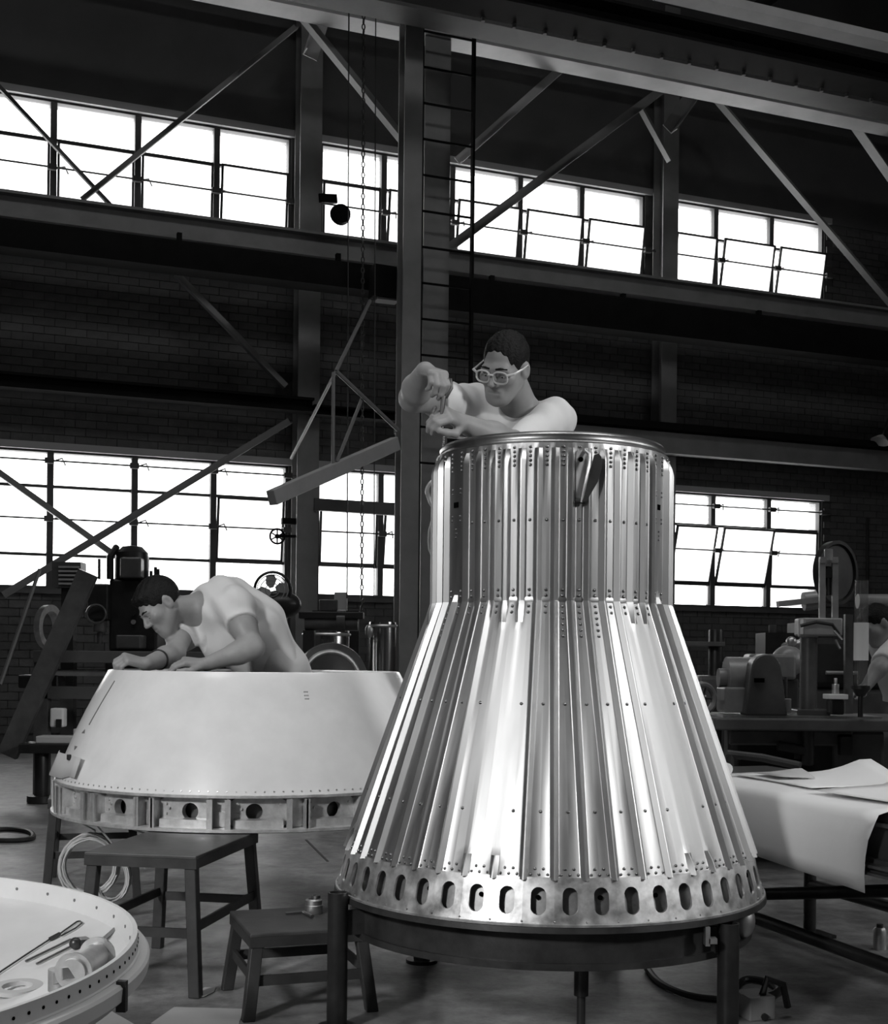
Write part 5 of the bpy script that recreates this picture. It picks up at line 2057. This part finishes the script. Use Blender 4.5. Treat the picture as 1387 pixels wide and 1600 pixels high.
        for ax in range(3):
            o1, o2 = [(1, 2), (2, 0), (0, 1)][ax]
            sa = [slice(None)] * 3
            sb = [slice(None)] * 3
            sa[ax], sb[ax] = slice(0, -1), slice(1, None)
            cr = np.argwhere(s[tuple(sa)] != s[tuple(sb)])
            ok = (cr[:, o1] > 0) & (cr[:, o2] > 0) & (cr[:, o1] < self.n[o1] - 1) & (cr[:, o2] < self.n[o2] - 1)
            cr = cr[ok]
            e1, e2 = np.eye(3, dtype=int)[o1], np.eye(3, dtype=int)[o2]
            q = np.stack([idx[tuple((cr - e1 - e2).T)], idx[tuple((cr - e2).T)], idx[tuple(cr.T)], idx[tuple((cr - e1).T)]], 1)
            flip = ~s[tuple(sa)][tuple(cr.T)]
            q[flip] = q[flip][:, ::-1]
            quads.append(q)
        return v, np.concatenate(quads)

    def build(self, name, m_, parent=None):
        v, f = self.surface()
        if parent is not None:
            v = v - np.array(wloc(parent))
        me = bpy.data.meshes.new(name)
        me.from_pydata(v.tolist(), [], f.tolist())
        me.materials.append(m_)
        me.polygons.foreach_set('use_smooth', [True] * len(me.polygons))
        me.update()
        o = bpy.data.objects.new(name, me)
        col.objects.link(o)
        o.parent = parent
        return o


def frame(fwd, up):
    f = Vector(fwd).normalized()
    u = Vector(up)
    u = (u - f * u.dot(f)).normalized()
    r = f.cross(u).normalized()          # the head's own right-hand side is +x
    return Matrix((r, f, u)).transposed()


def head_field(fd, c, R, s=1.0):
    T = lambda x, y, z: tuple(Vector(c) + R @ (Vector((x, y, z)) * s))
    Rn = np.array(R)
    e = lambda p, r, k=0.02, sub=False: fd.ell(T(*p), tuple(q * s for q in r), Rn, k * s, sub)
    cn = lambda a, b, ra, rb, k=0.02, sub=False: fd.cone(T(*a), T(*b), ra * s, rb * s, k * s, sub)
    e((0, -0.015, 0.035), (0.075, 0.098, 0.086))
    e((0, 0.028, -0.042), (0.060, 0.064, 0.078), 0.03)
    cn((0, 0.060, -0.104), (0, 0.066, -0.108), 0.022, 0.020, 0.03)
    for q in (-1, 1):
        cn((q * 0.054, -0.004, -0.050), (q * 0.026, 0.056, -0.100), 0.018, 0.018, 0.03)
        e((q * 0.044, 0.058, -0.024), (0.022, 0.024, 0.020), 0.03)
    cn((-0.036, 0.080, 0.016), (0.036, 0.080, 0.016), 0.013, 0.013, 0.02)
    cn((0, 0.086, 0.010), (0, 0.110, -0.034), 0.0085, 0.012, 0.012)
    for q in (-1, 1):
        e((q * 0.013, 0.098, -0.039), (0.008, 0.011, 0.008), 0.006)
        e((q * 0.033, 0.099, -0.004), (0.021, 0.018, 0.012), 0.012, True)
        e((q * 0.033, 0.074, -0.005), (0.014, 0.014, 0.013), 0.006)
        cn((q * 0.016, 0.092, 0.013), (q * 0.050, 0.080, 0.012), 0.006, 0.005, 0.008)
        e((q * 0.033, 0.0768, 0.0005), (0.0155, 0.0150, 0.0095), 0.004)
        # ear: shell with a hollow
        Re = np.array(R @ Matrix.Rotation(q * 0.35, 3, 'Z'))
        fd.ell(T(q * 0.079, -0.012, -0.008), (0.009 * s, 0.021 * s, 0.033 * s), Re, 0.008 * s)
        fd.ell(T(q * 0.088, -0.006, -0.004), (0.007 * s, 0.011 * s, 0.018 * s), Re, 0.006 * s, True)
    cn((-0.022, 0.080, -0.066), (0.022, 0.080, -0.066), 0.0070, 0.0070, 0.012)
    cn((-0.018, 0.080, -0.077), (0.018, 0.080, -0.077), 0.0080, 0.0080, 0.012)
    cn((-0.024, 0.0905, -0.0715), (0.024, 0.0905, -0.0715), 0.0036, 0.0036, 0.003, True)
    return T


def face_parts(root, c, R, s, brow=0.02):
    T = lambda x, y, z: Vector(c) + R @ (Vector((x, y, z)) * s)
    for q in (-1, 1):
        m = MB()
        m.sphere(T(q * 0.033, 0.0765, -0.006), 0.0125 * s, 10)
        eo = m.build('eye', M['eye'], root)
        m = MB()
        m.sphere(T(q * 0.033, 0.0838, -0.0105), 0.0052 * s, 8)
        m.build('iris', M['iris'], eo)
        m = MB()
        m.tube([T(q * 0.012, 0.0955, 0.017), T(q * 0.030, 0.0955, 0.021), T(q * 0.052, 0.083, 0.017)], [0.0038 * s, 0.0045 * s, 0.0025 * s], 6)
        m.build('eyebrow', M['hair'], root)


def hair_cap(c, R, s, name, parent, h, top=1.0):
    T = lambda x, y, z: tuple(Vector(c) + R @ (Vector((x, y, z)) * s))
    lo = Vector(c) - Vector((0.17, 0.17, 0.17)) * s
    hi = Vector(c) + Vector((0.17, 0.17, 0.17)) * s
    fd = Field(lo, hi, h)
    Rn = np.array(R)
    fd.ell(T(0, -0.018, 0.037), (0.0785 * s, 0.101 * s, (0.087 + 0.008 * top) * s), Rn, 0.01)
    if top > 0.5:
        fd.ell(T(0, 0.055, 0.078), (0.056 * s, 0.036 * s, 0.022 * top * s), Rn, 0.02)
    fd.ell(T(0, 0.105, -0.030 if top > 0.5 else -0.016), (0.085 * s, 0.072 * s, (0.105 - 0.014 * top) * s), Rn, 0.006, True)
    fd.ell(T(0, 0.030, -0.110), (0.12 * s, 0.09 * s, 0.10 * s), Rn, 0.006, True)
    for q in (-1, 1):
        fd.ell(T(q * 0.082, -0.002, -0.026), (0.022 * s, 0.030 * s, 0.040 * s), Rn, 0.004, True)
    fd.ell(T(0, -0.06, -0.135), (0.12 * s, 0.10 * s, 0.085 * s), Rn, 0.004, True)
    fd.folds(0.0012, 260, tuple(R @ Vector((1, 0.3, 0))), 1.0)
    return fd.build(name, M['hair'], parent)


def hand(fd, wrist, palm_dir, normal, s=1.0, curls=(0.9, 0.9, 0.9, 0.9), spread=0.12, thumb_side=1, thumb_in=0.6, wr=0.026):
    # palm slab, four fingers of unequal length and a thumb from the side of the palm; normal points out of the back of the hand
    w = Vector(wrist)
    f = Vector(palm_dir).normalized()
    n = Vector(normal)
    n = (n - f * n.dot(f)).normalized()
    x = f.cross(n) * thumb_side          # towards the thumb
    for i, off in enumerate((0.026, 0.009, -0.009, -0.025)):
        fd.cone(w + f * 0.012 + x * off * 0.6, w + f * 0.085 * s + x * off, 0.016 * s, 0.0125 * s, 0.012)
    L = ((0.040, 0.024, 0.020), (0.044, 0.028, 0.022), (0.041, 0.026, 0.021), (0.032, 0.020, 0.018))
    R0 = (0.0098, 0.010, 0.0098, 0.0086)
    for i, off in enumerate((0.026, 0.009, -0.009, -0.025)):
        p = w + f * (0.088 - abs(i - 1) * 0.004) * s + x * off
        ang = 0.0
        d = (f + x * (0.0 + spread * (1.2 - i) * 0.6)).normalized()
        pts, rs = [p], [R0[i] * s * 1.05]
        for j in range(3):
            ang += curls[i] * (0.9, 1.0, 0.7)[j]
            dd = (d * math.cos(ang) - n * math.sin(ang))
            p = p + dd * L[i][j] * s
            pts.append(p)
            rs.append(R0[i] * s * (0.97, 0.9, 0.78)[j])
        fd.chain(pts, rs, 0.004)
    t0 = w + f * 0.022 * s + x * 0.022 - n * 0.006
    t1 = t0 + (x * 0.75 + f * 0.75 - n * 0.5 * thumb_in).normalized() * 0.042 * s
    t2 = t1 + (f * 0.95 + x * (0.3 - thumb_in * 0.5) - n * 0.5 * thumb_in).normalized() * 0.032 * s
    t3 = t2 + (f * 0.9 - x * 0.3 * thumb_in - n * 0.4 * thumb_in).normalized() * 0.026 * s
    fd.chain([t0, t1, t2, t3], [0.016 * s, 0.013 * s, 0.0115 * s, 0.0095 * s], 0.008)
    return fd


def bb(pts, pad):
    a = np.array([list(p) for p in pts])
    return a.min(0) - pad, a.max(0) + pad


# ---- man with spectacles behind the capsule
hc1 = at(788, 573, 4.34)                                   # head centre at eye level
R1h = frame((-0.48, -0.78, -0.46), (0.03, -0.4, 1.0))
HS1 = 0.94
neck1 = at(822, 648, 4.50)
chest1 = at(822, 715, 4.53)
shR1 = at(738, 632, 4.52)                                   # his right shoulder, image left
shL1 = at(866, 656, 4.44)
elR1 = at(645, 622, 4.22)
wrR1 = at(664, 580, 4.02)
elL1 = at(790, 692, 4.14)
wrL1 = at(722, 661, 4.02)
pel1 = Vector((0.31, 4.74, 1.32))
man1 = empty('person', Vector((0.30, 4.90, 0.434)), 'man in glasses and white T-shirt leaning over the capsule rim with pliers', 'person')
lo, hi = bb([hc1 + Vector((0, 0, 0.12)), chest1, shL1, shR1, elR1, wrR1, elL1, wrL1, pel1 - Vector((0, 0, 0.05)), hc1 - Vector((0, 0.15, 0)), at(672, 590, 3.9)], 0.13)
fd = Field(lo, hi, 0.0038)


def torso1(fd):
    fd.ell(chest1 + Vector((0, 0.0, -0.02)), (0.165, 0.105, 0.19), None, 0.05)
    fd.cone(chest1 + Vector((0, 0.03, -0.1)), pel1, 0.12, 0.12, 0.06)
    fd.chain([shR1, chest1 + Vector((0, 0.0, 0.09)), shL1], [0.058, 0.07, 0.058], 0.05)
    fd.chain([shR1, shR1.lerp(elR1, 0.5), elR1], [0.056, 0.050, 0.043], 0.03)
    fd.chain([shL1, elL1 + Vector((0.04, 0.06, 0.0))], [0.056, 0.046], 0.03)


torso1(fd)
fd.cone(neck1 + Vector((0, 0.02, -0.02)), hc1 + R1h @ Vector((0, -0.035, -0.05)), 0.062, 0.055, 0.04)
head_field(fd, hc1, R1h, HS1)
fd.chain([elR1, elR1.lerp(wrR1, 0.35), wrR1], [0.044, 0.047, 0.030], 0.02)
fd.chain([elL1 + Vector((0.04, 0.06, 0.0)), elL1.lerp(wrL1, 0.3), wrL1], [0.045, 0.046, 0.029], 0.025)
# right hand bends down over the tool, left hand closes on it from below
hand(fd, wrR1, at(688, 585, 3.93) - wrR1, (0.15, -0.35, 1.0), 1.0, (0.9, 0.95, 1.0, 1.05), 0.03, -1, 0.9)
hand(fd, wrL1, at(690, 643, 3.93) - wrL1, (-0.15, -0.9, 0.45), 1.0, (0.85, 0.9, 0.95, 1.0), 0.02, -1, 0.8)
body1 = fd.build('body', M['skin'], man1)
face_parts(man1, hc1, R1h, HS1)
hair_cap(hc1, R1h, HS1, 'hair', man1, 0.004, 0.4)
# shirt
fd = Field(lo, hi, 0.0055)
torso1(fd)
fd.grow(0.012)
fd.folds(0.0035, 70, (0.8, 0.3, 0.5), 0.4)
nd = (hc1 - neck1).normalized()
nk = neck1 + Vector((-0.01, -0.035, 0.015))
fd.ell(nk + nd * 0.055, (0.070, 0.074, 0.066), np.array(frame((0, -1, -0.5), nd)), 0.008, True)
fd.trim(shR1.lerp(elR1, 0.66), elR1 - shR1, 0.13, 0.4)
fd.trim(shL1.lerp(elL1, 0.86), elL1 - shL1, 0.13, 0.3)
fd.build('t_shirt', M['shirt'], man1)
# trousers and shoes
fl_, fr_ = Vector((0.20, 4.90, 0.47)), Vector((0.42, 4.88, 0.47))
lo2, hi2 = bb([pel1, fl_, fr_], 0.17)
fd = Field(lo2, hi2 + np.array([0, 0, 0.05]), 0.012)
fd.ell(pel1 + Vector((0, 0, -0.03)), (0.165, 0.12, 0.14), None, 0.04)
for q, ft in ((-0.09, fl_), (0.09, fr_)):
    hp_ = pel1 + Vector((q, 0, -0.08))
    kn = hp_.lerp(ft, 0.5) + Vector((0, 0.015, 0))
    fd.chain([hp_, kn, ft + Vector((0, 0, 0.05))], [0.088, 0.066, 0.056], 0.03)
fd.build('trousers', M['trousers_dark'], man1)
for ft in (fl_, fr_):
    m = MB()
    m.sphere(Vector((ft.x, ft.y - 0.04, 0.434 + 0.042)), 0.042, 10, sc=(1.0, 2.6, 1.0))
    m.build('shoe', M['shoe'], man1)
# spectacles
T1 = lambda x, y, z: hc1 + R1h @ (Vector((x, y, z)) * HS1)
sp_ = empty('eyeglasses', T1(0, 0.1, 0), None, None)
sp_.parent = man1
sp_.location = T1(0, 0.1, 0) - wloc(man1)
for q in (-1, 1):
    c = Vector((q * 0.034, 0.108, -0.009))
    pts = []
    for k in range(20):
        a = 2 * PI * k / 20
        rx, rz = 0.027, 0.021
        sx = abs(math.cos(a)) ** 0.75 * math.copysign(1, math.cos(a))
        sz = abs(math.sin(a)) ** 0.75 * math.copysign(1, math.sin(a))
        pts.append(T1(c.x + rx * sx, c.y - 0.18 * abs(c.x + rx * sx) ** 1.0 * 0.5, c.z + rz * sz))
    m = MB()
    m.tube(pts, 0.0034, 6, closed=True)
    m.build('lens_rim', M['specs'], sp_)
    m = MB()
    m.add(pts, [tuple(range(20))])
    m.build('lens', M['lens'], sp_, smooth=0)
    m = MB()
    m.tube([T1(q * 0.060, 0.102, 0.002), T1(q * 0.080, 0.090, 0.006), T1(q * 0.086, 0.03, 0.008), T1(q * 0.088, -0.01, 0.012), T1(q * 0.086, -0.03, -0.004)], [0.0045, 0.0045, 0.0034, 0.0026, 0.002], 6)
    m.build('temple', M['specs'], sp_)
m = MB()
m.tube([T1(-0.010, 0.112, 0.0), T1(0, 0.117, 0.003), T1(0.010, 0.112, 0.0)], 0.0034, 6)
m.build('bridge', M['specs'], sp_)
# ring on the finger
m = MB()
m.torus(at(678, 640, 3.93), 0.0115, 0.0022, (1, -0.4, -0.6), 16, 6)
m.build('finger_ring', M['tool'], man1)

# pliers and ball chain in his hands
pl = empty('pliers', at(694, 622, 3.95), 'slim pliers held upright between the hands of the bespectacled man', 'pliers')
for q, x0, x1 in ((-1, 683, 690), (1, 704, 696)):
    m = MB()
    m.tube([at(x0, 592, 3.955), at(x0 + q * 1.0, 606, 3.95), at(x1, 622, 3.95)], [0.0055, 0.006, 0.006], 8)
    m.build('handle', M['tool_dark'], pl)
m = MB()
m.tube([at(693, 619, 3.95), at(690, 645, 3.945), at(688, 662, 3.945)], [0.008, 0.006, 0.003], 8)
m.build('jaws', M['tool_dark'], pl)
m = MB()
for x0, x1 in ((690, 695), (701, 697)):
    m.tube([at(x0, 590, 3.945), at(x1, 600, 3.945)], 0.0018, 5)
m.tube([at(695, 600, 3.945), at(697, 600, 3.945)], 0.0018, 5)
m.build('spring', M['tool'], pl)
m = MB()
cp = [at(x, y, 3.945) for x, y in ((687, 662), (690, 666), (692, 672), (693, 680), (693, 690), (692, 700))]
for i in range(len(cp) - 1):
    for t in (0, 0.34, 0.67):
        m.sphere(cp[i].lerp(cp[i + 1], t), 0.0040, 5)
m.tube(cp, 0.0012, 4)
tag(m.build('ball_chain', M['tool']), 'fine ball chain dangling from the pliers to the capsule rim', 'chain')

# ---- man leaning over the white shell, kneeling inside it
K2 = 0.917


def at2(x, y, d):
    return at(x, y, d * K2)


def r2(*rs):
    return [r * K2 for r in rs]


hc2 = at2(250, 946, 5.92)
R2h = frame((-0.62, -0.46, -0.63), (-0.58, -0.15, 0.80))
HS2 = 0.955
man2 = empty('person', Vector((at2(440, 1050, 6.15).x, 5.6, ZW0 + 0.016)), 'man in white T-shirt bending over the white conical shell', 'person')
neck2 = at2(318, 945, 6.02)
up2 = at2(352, 948, 6.06)                                    # between the shoulders
mid2 = at2(395, 982, 6.10)
pel2 = at2(428, 1046, 6.16)
shN2 = at2(366, 948, 5.90)                                   # near (left) shoulder
shF2 = at2(292, 962, 6.14)
elN2 = at2(395, 1012, 5.80)
wrN2 = at2(322, 1038, 5.72)
elF2 = at2(272, 1022, 5.86)
wrF2 = at2(228, 1038, 5.60)
lo, hi = bb([hc2 + Vector((-0.05, 0, 0.12)), up2, mid2, pel2, shN2, shF2, elN2, wrN2, at2(270, 1045, 5.72), wrF2, at2(190, 1040, 5.5)], 0.17)
fd = Field(lo, hi, 0.0048)


def torso2(fd):
    fd.chain([up2, mid2, pel2], r2(0.135, 0.135, 0.14), 0.06)
    fd.cone(shF2, shN2, 0.069, 0.069, 0.06)
    fd.chain([shN2, shN2.lerp(elN2, 0.5), elN2], r2(0.068, 0.058, 0.048), 0.03)
    fd.chain([shF2, shF2.lerp(elF2, 0.5), elF2], r2(0.064, 0.056, 0.046), 0.03)


torso2(fd)
fd.cone(up2 + Vector((-0.05, 0, -0.01)), hc2 + R2h @ Vector((0, -0.04, -0.05)), 0.066, 0.055, 0.04)
head_field(fd, hc2, R2h, HS2)
fd.chain([elN2, elN2.lerp(wrN2, 0.3), wrN2], r2(0.050, 0.050, 0.031), 0.025)
fd.chain([elF2, elF2.lerp(wrF2, 0.3), wrF2], r2(0.048, 0.047, 0.031), 0.025)
hand(fd, wrN2, at2(283, 1033, 5.69) - wrN2, (0.1, -0.35, 1.0), 1.03, (0.55, 0.6, 0.65, 0.7), 0.14, -1, 0.4)
hand(fd, wrF2, at2(200, 1030, 5.55) - wrF2, (-0.1, -0.55, 0.8), 1.03, (1.05, 1.1, 1.1, 1.1), 0.05, 1, 0.9)
fd.build('body', M['skin'], man2)
face_parts(man2, hc2, R2h, HS2)
hair_cap(hc2, R2h, HS2, 'hair', man2, 0.0045, 1.2)
fd = Field(lo, hi, 0.0065)
torso2(fd)
fd.ell(up2.lerp(mid2, 0.6) + Vector((-0.03, -0.03, -0.09)), (0.138, 0.11, 0.11), None, 0.06)
fd.grow(0.013)
fd.folds(0.0045, 48, (0.75, 0.3, 0.6), 0.2)
nk2 = up2.lerp(hc2, 0.42)
fd.ell(nk2 + Vector((-0.02, -0.02, -0.01)), (0.083, 0.087, 0.078), None, 0.01, True)
fd.trim(shN2.lerp(elN2, 0.45), (elN2 - shN2) + Vector((0.0, -0.06, 0)), 0.10, 0.22)
fd.trim(shF2.lerp(elF2, 0.62), elF2 - shF2, 0.12, 0.3)
fd.build('t_shirt', M['shirt'], man2)
kn2 = [Vector((pel2.x - 0.13, pel2.y - 0.12, 0.53)), Vector((pel2.x + 0.10, pel2.y - 0.10, 0.53))]
ft2 = [Vector((pel2.x - 0.10, pel2.y + 0.20, 0.50)), Vector((pel2.x + 0.11, pel2.y + 0.20, 0.50))]
lo2, hi2 = bb([pel2 + Vector((0, 0, 0.12))] + kn2 + ft2, 0.19)
fd = Field(lo2, hi2, 0.009)
fd.cone(mid2.lerp(pel2, 0.5), pel2, 0.137, 0.146, 0.05)
fd.ell(pel2 + Vector((0.01, 0.02, -0.05)), (0.160, 0.15, 0.15), None, 0.05)
for q, kn, ft in zip((-0.075, 0.08), kn2, ft2):
    hp_ = pel2 + Vector((q, 0.0, -0.1))
    fd.chain([hp_, hp_.lerp(kn, 0.5), kn, ft], [0.10, 0.085, 0.066, 0.045], 0.03)
fd.folds(0.004, 40, (0.5, 0.2, 0.9), 1.3)
fd.build('trousers', M['trousers'], man2)
for ft in ft2:
    m = MB()
    m.sphere(ft + Vector((0, 0.03, 0.0)), 0.042, 10, sc=(1.0, 1.5, 1.0))
    m.build('shoe', M['shoe'], man2)
m = MB()
dfw = (wrF2 - elF2).normalized()
m.torus(elF2.lerp(wrF2, 0.55), 0.040, 0.0045, dfw, 24, 6)
m.build('watch_strap', M['tool_dark'], man2)

# ---- worker in the right background, cut by the edge of the picture
hc3 = at(1368, 976, 7.5)
R3h = frame((-0.85, -0.25, -0.45), (-0.35, 0.0, 0.93))
man3 = empty('person', Vector((at(1405, 1030, 7.6).x, 7.65, 0)), 'worker in a pale shirt at the right edge, behind the gauge tube', 'person')
sh3, mid3, pel3 = at(1396, 1008, 7.6), at(1412, 1050, 7.62), at(1418, 1092, 7.65)
el3, wr3 = at(1372, 1045, 7.35), at(1352, 1074, 7.3)
lo, hi = bb([hc3 + Vector((0, 0, 0.1)), sh3, pel3, el3, wr3, at(1338, 1080, 7.25)], 0.17)
fd = Field(lo, hi, 0.009)
fd.chain([sh3, mid3, pel3], [0.13, 0.13, 0.13], 0.05)
fd.cone(sh3, hc3 + R3h @ Vector((0, -0.03, -0.05)), 0.07, 0.055, 0.04)
head_field(fd, hc3, R3h, 0.95)
fd.chain([sh3 + Vector((-0.04, -0.12, -0.02)), el3, wr3], [0.062, 0.046, 0.030], 0.03)
hand(fd, wr3, at(1338, 1078, 7.28) - wr3, (0, -0.3, 1), 1.0, (0.5, 0.5, 0.5, 0.5), 0.08, -1, 0.5)
fd.build('body', M['skin'], man3)
hair_cap(hc3, R3h, 0.95, 'hair', man3, 0.007, 0.8)
fd = Field(lo, hi, 0.010)
fd.chain([sh3, mid3, pel3], [0.13, 0.13, 0.13], 0.05)
fd.chain([sh3 + Vector((-0.04, -0.12, -0.02)), el3, wr3], [0.062, 0.046, 0.030], 0.03)
fd.grow(0.014)
fd.folds(0.004, 48, (0.75, 0.3, 0.6), 0.9)
fd.trim(sh3.lerp(el3, 0.85), el3 - sh3, 0.12, 0.35)
fd.build('shirt', M['shirt'], man3)
ft3 = [Vector((pel3.x - 0.08, 7.6, 0.05)), Vector((pel3.x + 0.12, 7.75, 0.05))]
lo2, hi2 = bb([pel3 + Vector((0, 0, 0.05))] + ft3, 0.18)
fd = Field(lo2, hi2, 0.014)
fd.ell(pel3 + Vector((0, 0, -0.04)), (0.15, 0.14, 0.14), None, 0.05)
for q, ft in zip((-0.07, 0.08), ft3):
    hp_ = pel3 + Vector((q, 0.0, -0.1))
    fd.chain([hp_, hp_.lerp(ft, 0.5), ft + Vector((0, 0, 0.05))], [0.095, 0.07, 0.058], 0.03)
fd.build('trousers', M['trousers_dark'], man3)
for ft in ft3:
    m = MB()
    m.sphere(Vector((ft.x - 0.03, ft.y, 0.043)), 0.043, 8, sc=(2.2, 1.0, 1.0))
    m.build('shoe', M['shoe'], man3)
